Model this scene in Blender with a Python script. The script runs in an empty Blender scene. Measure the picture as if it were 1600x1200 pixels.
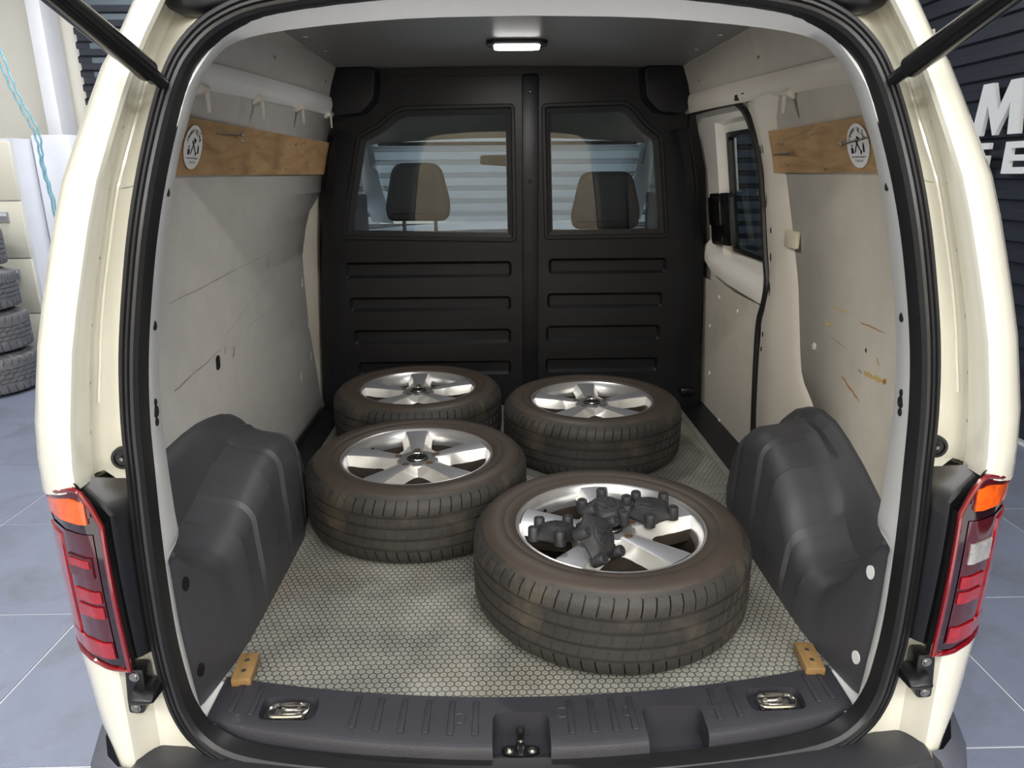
import bpy, bmesh, math, random
import numpy as np
from mathutils import Vector, Matrix
random.seed(7)
PI = math.pi
SC = bpy.context.scene
COL = SC.collection

# ------------------------------------------------------------------ camera
CAM_LOC = Vector((-.0524, 0.0, .9683))
PITCH, YAW, ROLL, FPX = .2895, .0176, -.0074, 1106.8
fw = Vector((math.sin(YAW) * math.cos(PITCH), math.cos(YAW) * math.cos(PITCH), -math.sin(PITCH)))
r0 = Vector((math.cos(YAW), -math.sin(YAW), 0)); u0 = r0.cross(fw)
rt = math.cos(ROLL) * r0 + math.sin(ROLL) * u0
up = math.cos(ROLL) * u0 - math.sin(ROLL) * r0
cd = bpy.data.cameras.new('camera'); cam = bpy.data.objects.new('camera', cd); COL.objects.link(cam)
cd.sensor_width = 36; cd.lens = 36 * FPX / 1600; cd.clip_start = .02
cam.matrix_world = Matrix(((rt.x, up.x, -fw.x, CAM_LOC.x), (rt.y, up.y, -fw.y, CAM_LOC.y), (rt.z, up.z, -fw.z, CAM_LOC.z), (0, 0, 0, 1)))
SC.camera = cam

# ------------------------------------------------------------------ world, lights, exposure
W = bpy.data.worlds.new('world'); SC.world = W; W.use_nodes = True
W.node_tree.nodes['Background'].inputs[0].default_value = (.93, .97, 1.0, 1)
W.node_tree.nodes['Background'].inputs[1].default_value = .42
SC.view_settings.view_transform = 'Standard'; SC.view_settings.look = 'None'
SC.view_settings.gamma = 1; SC.view_settings.use_curve_mapping = False
SC.view_settings.exposure = 0.0
GZ = -.5            # garage floor height; the load floor of the van is z = 0
def area(name, loc, rot, sx, sy, power, col=(1, .98, .95)):
    l = bpy.data.lights.new(name, 'AREA'); l.shape = 'RECTANGLE'; l.size = sx; l.size_y = sy
    l.energy = power; l.color = col
    o = bpy.data.objects.new(name, l); COL.objects.link(o); o.location = loc; o.rotation_euler = rot
    return o
# rows of long tube lights under the workshop ceiling
for i, (y, p) in enumerate(((-2.9, 120), (-1.3, 70), (.5, 14))):
    for x in (-1.9, .25, 2.2):
        area('tube_lamp', (x, y, 2.75), (0, 0, 0), 1.7, .16, p)
area('tube_lamp', (-2.7, 1.6, 2.75), (0, 0, 0), 1.7, .16, 70)  # extra lamp, added to lighten the floor tiles at the left
for x, yl in ((-2.6, 5.2), (0.2, 6.2)):
    area('tube_lamp', (x, yl, 2.9), (0, 0, 0), 1.8, .16, 62)

# ------------------------------------------------------------------ helpers
def lin(c):
    c = c / 255.0
    return c / 12.92 if c <= .04045 else ((c + .055) / 1.055) ** 2.4
def rgb(r, g, b): return (lin(r), lin(g), lin(b), 1)

class NT:
    def __init__(s, m): s.t = m.node_tree; s.n = s.t.nodes; s.l = s.t.links
    def new(s, typ, **k):
        n = s.n.new(typ)
        for a, v in k.items(): setattr(n, a, v)
        return n
    def link(s, a, b): s.l.new(a, b)
    def math(s, op, a, b=None, c=None):
        n = s.new('ShaderNodeMath', operation=op)
        for i, v in enumerate((a, b, c)):
            if v is None: continue
            if isinstance(v, (int, float)): n.inputs[i].default_value = v
            else: s.link(v, n.inputs[i])
        return n.outputs[0]
    def noise(s, scale, detail=3, rough=.5, vec=None, dist=0):
        n = s.new('ShaderNodeTexNoise'); n.inputs['Scale'].default_value = scale; n.inputs['Detail'].default_value = detail
        n.inputs['Roughness'].default_value = rough; n.inputs['Distortion'].default_value = dist
        if vec is not None: s.link(vec, n.inputs['Vector'])
        return n.outputs['Fac']
    def coord(s, scale=None, which='Object'):
        c = s.new('ShaderNodeTexCoord').outputs[which]
        if scale:
            m = s.new('ShaderNodeMapping'); m.inputs['Scale'].default_value = scale; s.link(c, m.inputs[0]); return m.outputs[0]
        return c
    def ramp(s, fac, stops):
        r = s.new('ShaderNodeValToRGB'); s.link(fac, r.inputs[0]); e = r.color_ramp.elements
        while len(e) < len(stops): e.new(.5)
        for i, (p, c) in enumerate(stops): e[i].position = p; e[i].color = c
        return r.outputs[0]
    def mix(s, fac, a, b):
        n = s.new('ShaderNodeMix', data_type='RGBA')
        for sock, v in ((n.inputs[0], fac), (n.inputs[6], a), (n.inputs[7], b)):
            if isinstance(v, (int, float, tuple)): sock.default_value = v
            else: s.link(v, sock)
        return n.outputs[2]

MATS = {}
def mat(name, col, rough=.5, metal=0, var=0, vscale=8, bump=0, bscale=60, spec=.5, coat=0, dirt=None, dscale=5, damt=.5, stretch=None, trans=0):
    if name in MATS: return MATS[name]
    m = bpy.data.materials.new(name); m.use_nodes = True; N = NT(m); b = N.n['Principled BSDF']
    b.inputs['Base Color'].default_value = col; b.inputs['Roughness'].default_value = rough
    b.inputs['Metallic'].default_value = metal; b.inputs['Specular IOR Level'].default_value = spec
    b.inputs['Coat Weight'].default_value = coat; b.inputs['Coat Roughness'].default_value = .06
    vec = N.coord(stretch)
    c = None
    if var:
        f = N.noise(vscale, 4, .6, vec)
        lo = tuple(x * (1 - var) for x in col[:3]) + (1,); hi = tuple(min(1, x * (1 + var)) for x in col[:3]) + (1,)
        c = N.ramp(f, [(.3, lo), (.7, hi)])
    if dirt:
        f2 = N.noise(dscale, 6, .65, vec)
        c = N.mix(N.ramp(f2, [(1 - damt, (0, 0, 0, 1)), (min(1, 1.18 - damt), (1, 1, 1, 1))]), c if c is not None else col, dirt)
    if c is not None: N.link(c, b.inputs['Base Color'])
    if bump:
        f3 = N.noise(bscale, 3, .6, vec); bn = N.new('ShaderNodeBump'); bn.inputs['Strength'].default_value = bump
        bn.inputs['Distance'].default_value = .003; N.link(f3, bn.inputs['Height']); N.link(bn.outputs[0], b.inputs['Normal'])
    MATS[name] = m
    return m

def glass_mat(name, tint, refl=.08, rough=.0):
    m = bpy.data.materials.new(name); m.use_nodes = True; N = NT(m)
    N.n.remove(N.n['Principled BSDF'])
    t = N.new('ShaderNodeBsdfTransparent'); t.inputs[0].default_value = tint
    g = N.new('ShaderNodeBsdfGlossy'); g.inputs['Roughness'].default_value = rough
    fr = N.new('ShaderNodeLayerWeight'); fr.inputs[0].default_value = .25
    fac = N.math('ADD', N.math('MULTIPLY', fr.outputs['Fresnel'], .5), refl)
    mx = N.new('ShaderNodeMixShader'); N.link(fac, mx.inputs[0]); N.link(t.outputs[0], mx.inputs[1]); N.link(g.outputs[0], mx.inputs[2])
    N.link(mx.outputs[0], N.n['Material Output'].inputs[0])
    MATS[name] = m
    return m

def emit_mat(name, col, s):
    m = bpy.data.materials.new(name); m.use_nodes = True; b = m.node_tree.nodes['Principled BSDF']
    b.inputs['Base Color'].default_value = col; b.inputs['Emission Color'].default_value = col; b.inputs['Emission Strength'].default_value = s
    MATS[name] = m
    return m

def finish(name, me, m, parent=None, angle=35, loc=None):
    o = bpy.data.objects.new(name, me); COL.objects.link(o)
    if m is not None and len(me.materials) == 0: me.materials.append(m)
    if angle and me.polygons:
        me.polygons.foreach_set('use_smooth', [True] * len(me.polygons)); me.set_sharp_from_angle(angle=math.radians(angle))
    if loc is not None: o.location = loc
    if parent is not None: attach(o, parent)
    return o
def attach(o, parent):
    o.parent = parent
    root = parent
    if parent.get('world_parts') or (parent.parent and parent.parent.get('world_parts')):
        l = parent.location if parent.get('world_parts') else Vector((0, 0, 0))
        if parent.get('world_parts'): o.matrix_parent_inverse = Matrix.Translation(-parent.location)
def mesh(name, V, F):
    me = bpy.data.meshes.new(name); me.from_pydata([tuple(v) for v in V], [], [tuple(f) for f in F]); me.validate()
    bm = bmesh.new(); bm.from_mesh(me); bmesh.ops.recalc_face_normals(bm, faces=bm.faces); bm.to_mesh(me); bm.free()
    return me
class MB:
    def __init__(s): s.V = []; s.F = []
    def add(s, V, F):
        k = len(s.V); s.V += [tuple(v) for v in V]; s.F += [tuple(i + k for i in f) for f in F]; return s
    def box(s, x0, x1, y0, y1, z0, z1, M=None):
        V = [(x, y, z) for z in (z0, z1) for y in (y0, y1) for x in (x0, x1)]
        if M is not None: V = [M @ Vector(v) for v in V]
        return s.add(V, [(0, 2, 3, 1), (4, 5, 7, 6), (0, 1, 5, 4), (2, 6, 7, 3), (0, 4, 6, 2), (1, 3, 7, 5)])
    def loft(s, rows, closed=False, caps=False):
        n = len(rows[0]); V = [p for r in rows for p in r]; F = []
        for i in range(len(rows) - 1):
            for j in range(n if closed else n - 1):
                F.append((i * n + j, i * n + (j + 1) % n, (i + 1) * n + (j + 1) % n, (i + 1) * n + j))
        if caps: F += [tuple(range(n))[::-1], tuple(range((len(rows) - 1) * n, len(rows) * n))]
        return s.add(V, F)
    def tube(s, path, r, n=10, caps=True, closed=False):
        P = [Vector(p) for p in path]; rows = []; up_ = None
        for i, p in enumerate(P):
            if closed: d = P[(i + 1) % len(P)] - P[i - 1]
            else: d = P[min(i + 1, len(P) - 1)] - P[max(i - 1, 0)]
            d.normalize()
            if up_ is None:
                a = Vector((0, 0, 1)) if abs(d.z) < .9 else Vector((1, 0, 0)); up_ = d.cross(a).normalized()
            else: up_ = (up_ - d * up_.dot(d)).normalized()
            b = d.cross(up_); rr = r[i] if isinstance(r, (list, tuple)) else r
            rows.append([p + (up_ * math.cos(2 * PI * k / n) + b * math.sin(2 * PI * k / n)) * rr for k in range(n)])
        if closed: rows.append(rows[0]); caps = False
        return s.loft(rows, True, caps)
    def lathe(s, prof, n=32, M=None, closed=False):
        rows = []
        for k in range(n + 1):
            a = 2 * PI * k / n
            rows.append([Vector((r * math.cos(a), r * math.sin(a), z)) for r, z in prof])
        rows[-1] = rows[0]
        if M is not None: rows = [[M @ v for v in r] for r in rows]
        return s.loft(rows, closed)
    def cyl(s, p0, p1, r, n=12): return s.tube([p0, p1], r, n)
    def prism(s, poly, f0, f1):
        n = len(poly); V = [f0(*p) for p in poly] + [f1(*p) for p in poly]
        return s.add(V, [tuple(range(n))[::-1], tuple(range(n, 2 * n))] + [(i, (i + 1) % n, n + (i + 1) % n, n + i) for i in range(n)])
    def build(s, name, m, parent=None, angle=35, loc=None, weld=True):
        me = mesh(name, s.V, s.F)
        if weld:
            bm = bmesh.new(); bm.from_mesh(me); bmesh.ops.remove_doubles(bm, verts=bm.verts, dist=1e-6)
            bmesh.ops.recalc_face_normals(bm, faces=bm.faces); bm.to_mesh(me); bm.free()
        return finish(name, me, m, parent, angle, loc)
def bevel(o, w, seg=2, angle=30):
    bm = bmesh.new(); bm.from_mesh(o.data)
    es = [e for e in bm.edges if len(e.link_faces) == 2 and e.calc_face_angle() > math.radians(angle)]
    bmesh.ops.bevel(bm, geom=es, offset=w, segments=seg, affect='EDGES', profile=.5, clamp_overlap=True)
    bm.to_mesh(o.data); bm.free()
    me = o.data; me.polygons.foreach_set('use_smooth', [True] * len(me.polygons)); me.set_sharp_from_angle(angle=math.radians(40))
    return o
def cut(o, cutters):
    tmp = []
    for c in cutters:
        me = mesh('cutter', c.V, c.F); t = bpy.data.objects.new('cutter', me); COL.objects.link(t); tmp.append(t)
        md = o.modifiers.new('b', 'BOOLEAN'); md.operation = 'DIFFERENCE'; md.solver = 'EXACT'; md.object = t
    dg = bpy.context.evaluated_depsgraph_get(); dg.update()
    me = bpy.data.meshes.new_from_object(o.evaluated_get(dg))
    o.modifiers.clear(); old = o.data; o.data = me
    for t in tmp: bpy.data.objects.remove(t)
    me.polygons.foreach_set('use_smooth', [True] * len(me.polygons)); me.set_sharp_from_angle(angle=math.radians(30))
    return o
def tag(o, label=None, cat=None, group=None, kind=None):
    if label: o['label'] = label
    if cat: o['category'] = cat
    if group: o['group'] = group
    if kind: o['kind'] = kind
    return o
def empty(name, loc, world=False, rz=0):
    o = bpy.data.objects.new(name, None); COL.objects.link(o); o.location = loc; o.rotation_euler = (0, 0, rz); o.empty_display_size = .1
    if world: o['world_parts'] = 1
    return o
def copy_tree(o, parent=None):
    c = o.copy(); COL.objects.link(c); c.parent = parent
    for ch in list(o.children): copy_tree(ch, c)
    return c
def ip(x, xs, ys): return float(np.interp(x, xs, ys))
def spl(pts, n):
    # Catmull-Rom through points, n samples for each span
    P = [Vector(p) for p in pts]; P = [P[0] * 2 - P[1]] + P + [P[-1] * 2 - P[-2]]; out = []
    for i in range(1, len(P) - 2):
        a, b, c, d = P[i - 1:i + 3]
        for k in range(n):
            t = k / n
            out.append(.5 * ((2 * b) + (c - a) * t + (2 * a - 5 * b + 4 * c - d) * t * t + (3 * b - a - 3 * c + d) * t ** 3))
    out.append(P[-2]); return out
def round_poly(pts, r, n=4):
    out = []; m = len(pts)
    for i in range(m):
        p = Vector(pts[i]); a = Vector(pts[i - 1]); b = Vector(pts[(i + 1) % m])
        da = (a - p); db = (b - p); rr = min(r, da.length * .45, db.length * .45)
        p0 = p + da.normalized() * rr; p1 = p + db.normalized() * rr
        for k in range(n + 1):
            t = k / n; out.append(tuple((1 - t) ** 2 * p0 + 2 * t * (1 - t) * p + t * t * p1))
    return out
def inset(pts, d):
    m = len(pts); A = sum(pts[i][0] * pts[(i + 1) % m][1] - pts[(i + 1) % m][0] * pts[i][1] for i in range(m)); s = 1 if A > 0 else -1
    out = []
    for i in range(m):
        p = Vector(pts[i]); e1 = (p - Vector(pts[i - 1])).normalized(); e2 = (Vector(pts[(i + 1) % m]) - p).normalized()
        n1 = Vector((-e1.y, e1.x)) * s; n2 = Vector((-e2.y, e2.x)) * s
        k = n1 + n2; k = k / max(.3, k.dot(k) / 2)
        out.append(tuple(p + k * d))
    return out
def text_mb(txt, size, depth=.0):
    c = bpy.data.curves.new('txt', 'FONT'); c.body = txt; c.size = size; c.align_x = 'CENTER'; c.align_y = 'CENTER'; c.extrude = depth; c.resolution_u = 3
    o = bpy.data.objects.new('txt', c); COL.objects.link(o)
    dg = bpy.context.evaluated_depsgraph_get(); dg.update(); me = bpy.data.meshes.new_from_object(o.evaluated_get(dg))
    V = [v.co.copy() for v in me.vertices]; F = [tuple(p.vertices) for p in me.polygons]
    bpy.data.objects.remove(o); bpy.data.meshes.remove(me); bpy.data.curves.remove(c)
    return V, F
def quad_frame(o, x, y, z):   # matrix from three axis vectors and an origin
    return Matrix(((x[0], y[0], z[0], o[0]), (x[1], y[1], z[1], o[1]), (x[2], y[2], z[2], o[2]), (0, 0, 0, 1)))

# ------------------------------------------------------------------ materials
CREAM = mat('cream_paint', rgb(208, 206, 193), .22, var=.02, vscale=3, coat=.6)
WHITE = mat('white_inner_paint', rgb(222, 223, 222), .3, var=.03, vscale=5, coat=.2, dirt=rgb(150, 145, 135), dscale=26, damt=.27)
BEIGEP = mat('beige_pillar_paint', rgb(216, 209, 196), .32, var=.03, vscale=4, dirt=rgb(70, 62, 55), dscale=30, damt=.26)
HARD = mat('grey_hardboard', rgb(176, 174, 170), .62, var=.05, vscale=14, bump=.08, bscale=300, dirt=rgb(140, 137, 131), dscale=3.2, damt=.38)
HARDR = mat('warm_hardboard', rgb(190, 184, 172), .62, var=.05, vscale=14, bump=.08, bscale=300, dirt=rgb(165, 150, 125), dscale=3.6, damt=.34)
CEIL = mat('grey_headliner_board', rgb(128, 128, 128), .38, var=.05, vscale=3, bump=.03, bscale=40)
RUBBER = mat('black_rubber', rgb(23, 23, 25), .42, var=.15, vscale=20)
PLAST = mat('charcoal_plastic', rgb(63, 63, 67), .48, var=.08, vscale=6, bump=.25, bscale=420, dirt=rgb(92, 91, 92), dscale=9, damt=.32)
SILL = mat('sill_plastic', rgb(43, 43, 49), .5, var=.1, vscale=10, bump=.3, bscale=420, dirt=rgb(104, 98, 88), dscale=16, damt=.34)
BULK = mat('bulkhead_plastic', rgb(21, 21, 24), .42, var=.1, vscale=5, bump=.2, bscale=350, spec=.28)
BLACK = mat('black_plastic', rgb(15, 15, 17), .32, var=.1)
GLOSSB = mat('black_gloss', rgb(14, 14, 16), .12)
MATTE = mat('black_matt', rgb(17, 17, 19), .7)
CHROME = mat('bright_metal', rgb(205, 203, 198), .22, 1, var=.08, vscale=40)
STEEL = mat('dull_steel', rgb(150, 148, 142), .38, 1, var=.12, vscale=50)
GLASS = glass_mat('clear_glass', (.80, .86, .88, 1), .05)
DGLASS = glass_mat('tinted_glass', (.33, .40, .46, 1), .05)

# ------------------------------------------------------------------ van profile tables (half width, positive side)
ZS = [-.5, .0, .2, .54, .73, .945, 1.117, 1.3, 1.5]; YS = [1.04, 1.05, 1.053, 1.06, 1.07, 1.11, 1.185, 1.28, 1.4]
def yc(z): return ip(z, ZS, YS)
WZ = [-.1, 0, .2, .7, .97, 1.087, 1.18, 1.247, 1.347, 1.6]; WX = [.82, .815, .80, .77, .745, .715, .69, .68, .645, .5]
def wx(z): return ip(z, WZ, WX)

# ================================================================== THE WORKSHOP
TILE = mat('slate_blue_tile', rgb(120, 127, 147), .38, var=.10, vscale=5, bump=.12, bscale=22, dirt=rgb(104, 108, 120), dscale=2.6, damt=.5)
GROUT = mat('pale_grout', rgb(205, 207, 210), .8, var=.05)
fl = tag(MB().box(-6.4, 2.9, -3.6, 7.0, GZ - .12, GZ - .003).build('floor', GROUT), 'slate blue square floor tiles with pale joints under the van', 'floor', kind='structure')
TXP, TYP, G = .735, .68, .0035
tile_o = None
for i in range(-6, 6):
    for j in range(-3, 8):
        x0 = -1.52 + i * TXP; y0 = 1.50 + j * TYP
        x1 = min(x0 + TXP, 2.835); y1 = min(y0 + TYP, 6.74)
        if x1 - x0 < .05 or y1 - y0 < .05 or x0 < -6.4: continue
        if tile_o is None:
            tile_o = MB().box(-TXP / 2 + G, TXP / 2 - G, -TYP / 2 + G, TYP / 2 - G, -.01, 0).build('tile', TILE)
            t = tile_o
        else:
            t = tile_o.copy(); COL.objects.link(t)
        t.location = ((x0 + x1) / 2, (y0 + y1) / 2, GZ); t.scale = ((x1 - x0) / TXP, (y1 - y0) / TYP, 1); t.parent = fl

CORR = mat('dark_corrugated_steel', rgb(46, 49, 60), .34, var=.06, vscale=2)
CORRF = mat('hazed_corrugated_steel', rgb(104, 118, 127), .35, .3, var=.06, vscale=2)  # dark steel coloured lighter for the haze and reflection in the windscreen
def corr_profile(z0, z1, pitch=.112, d=.028):
    out = []; z = z0
    while z < z1:
        out += [(z, 0), (z + pitch * .42, 0), (z + pitch * .5, d), (z + pitch * .92, d)]; z += pitch
    return out
p = corr_profile(GZ + .02, 3.1)
pf = []
z_ = GZ + .02
while z_ < 3.1: pf += [(z_, .10), (z_ + .066, .094), (z_ + .074, .03), (z_ + .078, .0), (z_ + .110, .0)]; z_ += .112
mb = MB(); mb.loft([[(2.86 - d, y, z) for z, d in p] for y in (-3.6, 7.0)])
tag(mb.build('wall_right', CORR, angle=20), 'dark navy corrugated steel wall with white letters on it', 'wall', kind='structure')
mb = MB(); mb.loft([[(x, 6.75 - d, z) for z, d in pf] for x in (-3.5, 2.9)])
tag(mb.build('wall_front', CORRF, angle=20), 'corrugated steel wall in front of the van', 'wall', kind='structure')
# darker sheet to the left of the van, its cut edge follows the corrugation
mb = MB(); q = corr_profile(1.0, 3.1, .112, .03)
mb.loft([[(-3.62 + .035 * (d > 0), 6.66 - d, z) for z, d in q], [(-2.2, 6.66 - d, z) for z, d in q]])
tag(mb.build('corrugated_sheet', CORR, angle=20), 'dark ridged steel sheet beside the white post, upper left', 'steel sheet')
WALLW = mat('white_wall_paint', rgb(226, 225, 217), .7, var=.03, vscale=2)
tag(MB().box(-6.4, -3.3, 6.72, 6.8, GZ, 3.1).build('wall_back_left', WALLW), 'off white painted wall behind the filing cabinet', 'wall', kind='structure')
tag(MB().box(-6.45, -6.4, -3.6, 6.8, GZ, 3.1).build('wall_left', WALLW), 'off white side wall of the workshop', 'wall', kind='structure')
WALLB = mat('beige_wall_paint', rgb(190, 176, 150), .7, var=.05)
tag(MB().box(-6.4, 2.9, -3.7, -3.6, GZ, 3.1).build('wall_rear', WALLB), 'beige wall behind the photographer', 'wall', kind='structure')
POST = mat('white_post_paint', rgb(226, 229, 238), .45, var=.02)
mb = MB(); mb.box(-3.834, -3.718, 6.40, 6.64, GZ, 3.1); o = mb.build('steel_post', POST); bevel(o, .008)
tag(o, 'white square steel post between filing cabinet and dark steel sheet', 'post')

# letters on the right wall
LET = mat('white_sign_letter', rgb(244, 247, 250), .4)
def letter(ch, poly_list, y0, z0, label):
    # polygons in (along, up); along runs towards the camera (-y)
    mb = MB()
    for poly in poly_list:
        mb.prism(poly, lambda a, b: (2.80, y0 - a, z0 + b), lambda a, b: (2.775, y0 - a, z0 + b))
    o = mb.build('sign_letter', LET, angle=30)
    return tag(o, label, 'letter', 'letters of the workshop sign')
h = .285; w = .40
letter('M', [[(0, 0), (.085, 0), (.105, .17), (.19, 0), (.21, 0), (.295, .17), (.315, 0), (.40, 0), (.36, h), (.27, h), (.20, .13), (.13, h), (.04, h)]], 4.42, 1.155, 'large white letter M on the dark corrugated wall')
letter('O', [round_poly([(.0, 0), (.30, 0), (.30, h), (0, h)], .13, 6)], 3.93, 1.155, 'large white letter next to the M')
hs = .17
letter('S', [[(0, .135), (0, hs), (.16, hs), (.16, .135), (.04, .135), (.04, .1), (.16, .1), (.16, 0), (0, 0), (0, .035), (.12, .035), (.12, .065), (0, .065)]], 4.40, .945, 'smaller white letter S under the M')
letter('E', [[(0, 0), (.15, 0), (.15, .035), (.05, .035), (.05, .068), (.14, .068), (.14, .1), (.05, .1), (.05, .135), (.15, .135), (.15, hs), (0, hs)]], 4.10, .945, 'smaller white letter E under the big letters')

# filing cabinet
cab_m = mat('cream_cabinet_enamel', rgb(228, 227, 214), .45, var=.02)
cab_s = mat('cool_white_enamel', rgb(222, 226, 236), .45, var=.02)
hnd_m = mat('grey_handle_plastic', rgb(150, 152, 160), .4)
fc = empty('filing_cabinet', (-3.95, 5.75, GZ), True)
tag(fc, 'cream filing cabinet with four drawers behind the tyre stack', 'cabinet')
MB().box(-4.3, -3.60, 5.55, 6.15, GZ, 1.24).build('body', cab_s, fc)
for k in range(4):
    z1 = 1.215 - k * .425; z0 = z1 - .415
    d = bevel(MB().box(-4.28, -3.62, 5.525, 5.55, z0, z1).build('drawer', cab_m, fc), .004)
    hb = MB().box(-3.98, -3.72, 5.505, 5.526, z1 - .15, z1 - .075).build('handle', hnd_m); hb.parent = d
    lb = MB().box(-3.975, -3.725, 5.50, 5.506, z1 - .105, z1 - .08).build('label_slot', cab_s); lb.parent = d
# cupboard standing beside the cabinet
o = bevel(MB().box(-3.585, -3.30, 5.75, 6.25, GZ, 1.27).build('side_panel', cab_s), .004)
tag(o, 'pale blue white panel standing between filing cabinet and post', 'panel')
# blue ropes
ROPE = mat('light_blue_rope', rgb(120, 178, 200), .8, var=.3, vscale=90)
for k, (pts, lab) in enumerate(((((-3.62, 5.45, 2.6), (-3.495, 5.45, 1.826), (-3.426, 5.45, 1.515), (-3.338, 5.45, 1.280), (-3.345, 5.45, 1.039), (-3.318, 5.45, .77), (-3.32, 5.45, .3)), 'light blue cord beside the white post, upper strand'),
                                (((-3.66, 5.45, 2.6), (-3.515, 5.45, 1.736), (-3.444, 5.45, 1.473), (-3.367, 5.45, 1.25), (-3.362, 5.45, 1.03), (-3.338, 5.45, .77), (-3.34, 5.45, .3)), 'light blue cord beside the white post, lower strand'))):
    P = spl(pts, 14); a = [Vector(q_) + Vector((math.cos(i * 1.1), 0, math.sin(i * 1.1))) * .004 for i, q_ in enumerate(P)]
    tag(MB().tube(a, .0065, 6).build('blue_rope', ROPE), lab, 'rope', 'blue cords at the left wall')

# ------------------------------------------------------------------ tyre generator
TYRE = mat('tyre_rubber', rgb(42, 40, 37), .62, var=.14, vscale=14, bump=.25, bscale=180, dirt=rgb(70, 64, 53), dscale=7, damt=.46)
SIDEW = mat('tyre_sidewall', rgb(56, 48, 41), .55, var=.12, vscale=9, bump=.1, bscale=120, dirt=rgb(42, 39, 36), dscale=4, damt=.45)
def tyre_mesh(R=.316, wd=.205, rb=.214, pitches=70, winter=False):
    hw = wd / 2
    up_ = [(rb - .006, hw - .034), (rb, hw - .018), (rb + .006, hw - .010), (rb + .022, hw - .004), (rb + .030, hw - .0045), (rb + .034, hw - .002), (rb + .050, hw), (rb + .068, hw - .003), (rb + .080, hw - .010), (rb + .0815, hw - .0125)]
    tr = [(rb + .088, hw - .018, 1), (R - .0065, hw - .027, 1), (R - .0030, hw - .034, 1), (R - .0012, hw - .046, 1), (R - .0008, hw - .052, 1)]
    gz = [.050, .0455, .0185, .0140]
    prof = [(r, z, 0) for r, z in up_] + [(rb + .0865, hw - .0165, 0)] + tr
    for a, b in ((.0500, .0420), (.0200, .0125)):
        prof += [(R - .0008, a + .0003, 0 if a > .04 else 2), (R - .0065, a - .001, 0), (R - .0065, b + .001, 0), (R - .0002, b - .0003, 2)]
    prof = prof + [(r, -z, k) for r, z, k in prof[::-1]]
    offs = [0, .012, .105, .12, .5] if not winter else [0, .02, .16, .18, .55]
    rows = []
    dep = .0075 if not winter else .009
    for p_ in range(pitches):
        for i_, f in enumerate(offs):
            row = []
            for (r, z, k) in prof:
                rr = r
                ph = p_ + f
                if k == 1:
                    if i_ in (1, 2): rr = r - dep
                    ph += (abs(z) - .07) * 6
                elif k == 2:
                    if i_ in (1, 2): rr = r - (.0012 if not winter else .007)
                    ph += z * (8 if not winter else 20)
                a = 2 * PI * ph / pitches
                row.append((rr * math.cos(a), rr * math.sin(a), z + hw))
            rows.append(row)
    rows.append(rows[0])
    mb = MB(); mb.loft(rows)
    me = mesh('tyre', mb.V, mb.F)
    bm = bmesh.new(); bm.from_mesh(me); bmesh.ops.remove_doubles(bm, verts=bm.verts, dist=1e-6); bmesh.ops.recalc_face_normals(bm, faces=bm.faces)
    bm.to_mesh(me); bm.free()
    me.materials.append(TYRE); me.materials.append(SIDEW)
    lim = (R - .022)
    for p_ in me.polygons:
        c = p_.center
        if math.hypot(c.x, c.y) < lim: p_.material_index = 1
    return me
WT = mat('winter_tyre_rubber', rgb(100, 101, 106), .7, var=.15, vscale=20, bump=.25, bscale=160, dirt=rgb(135, 136, 140), dscale=12, damt=.45)
wt_me = tyre_mesh(.34, .285, .20, 40, True); wt_me.materials[0] = WT; wt_me.materials[1] = WT
STUD = mat('stud_metal', rgb(190, 190, 195), .3, 1)
stud_mb = MB()
for k in range(90):
    a = k * 2.39996; z = -.10 + .2 * ((k * 37) % 90) / 90
    c = Vector((.3405 * math.cos(a), .3405 * math.sin(a), z + .1425)); d = Vector((math.cos(a), math.sin(a), 0))
    stud_mb.cyl(c - d * .004, c + d * .003, .005, 6)
stud_me = mesh('stud', stud_mb.V, stud_mb.F)
lbls = ('bottom tyre of the studded winter stack', 'second studded winter tyre from the floor', 'third studded winter tyre from the floor', 'topmost studded winter tyre of the stack')
for k in range(4):
    e = empty('winter_tyre', (-3.735 - .02 * k - (.03 if k == 3 else 0), 4.95 + .015 * (k % 2), GZ + k * .2875))
    e.rotation_euler.z = k * .7
    o = finish('tread', wt_me, None, e); s = finish('stud', stud_me, STUD, e); s['kind'] = 'stuff'
    tag(e, lbls[k], 'tyre', 'studded winter tyres stacked on the floor')

# ================================================================== THE VAN
VAN = empty('cargo_van', (0, 2.5, GZ), True)
tag(VAN, 'cream white delivery van seen through its open rear hatch', 'van')

# --- opening contour (half, positive x) ---
SEALH = [(0, .985, -.032), (.2, .99, -.032), (.40, 1.010, -.031), (.53, 1.033, -.024), (.592, 1.046, .008), (.620, 1.05, .06), (.631, 1.052, .12), (.637, 1.053, .2), (.638, 1.055, .3), (.636, 1.057, .4), (.632, 1.06, .5), (.627, 1.063, .6), (.616, 1.068, .7), (.602, 1.082, .8), (.585, 1.10, .9), (.567, 1.132, 1.0), (.545, 1.175, 1.1), (.518, 1.197, 1.155), (.470, 1.215, 1.198), (.390, 1.222, 1.224), (.2, 1.218, 1.243), (0, 1.215, 1.247)]
half = spl(SEALH, 4)
loop = half + [Vector((-p.x, p.y, p.z)) for p in half[-2:0:-1]]
sec = [(.017, -.004), (.019, .008), (.015, .015), (.0095, .0165), (.0075, .0125), (.0055, .0165), (.0015, .0175), (-.0005, .0135), (-.0025, .0175), (-.007, .0165), (-.012, .010), (-.0135, .0), (-.013, -.022), (.006, -.022)]
rows = []
cen = Vector((0, 1.1, .6))
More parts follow.
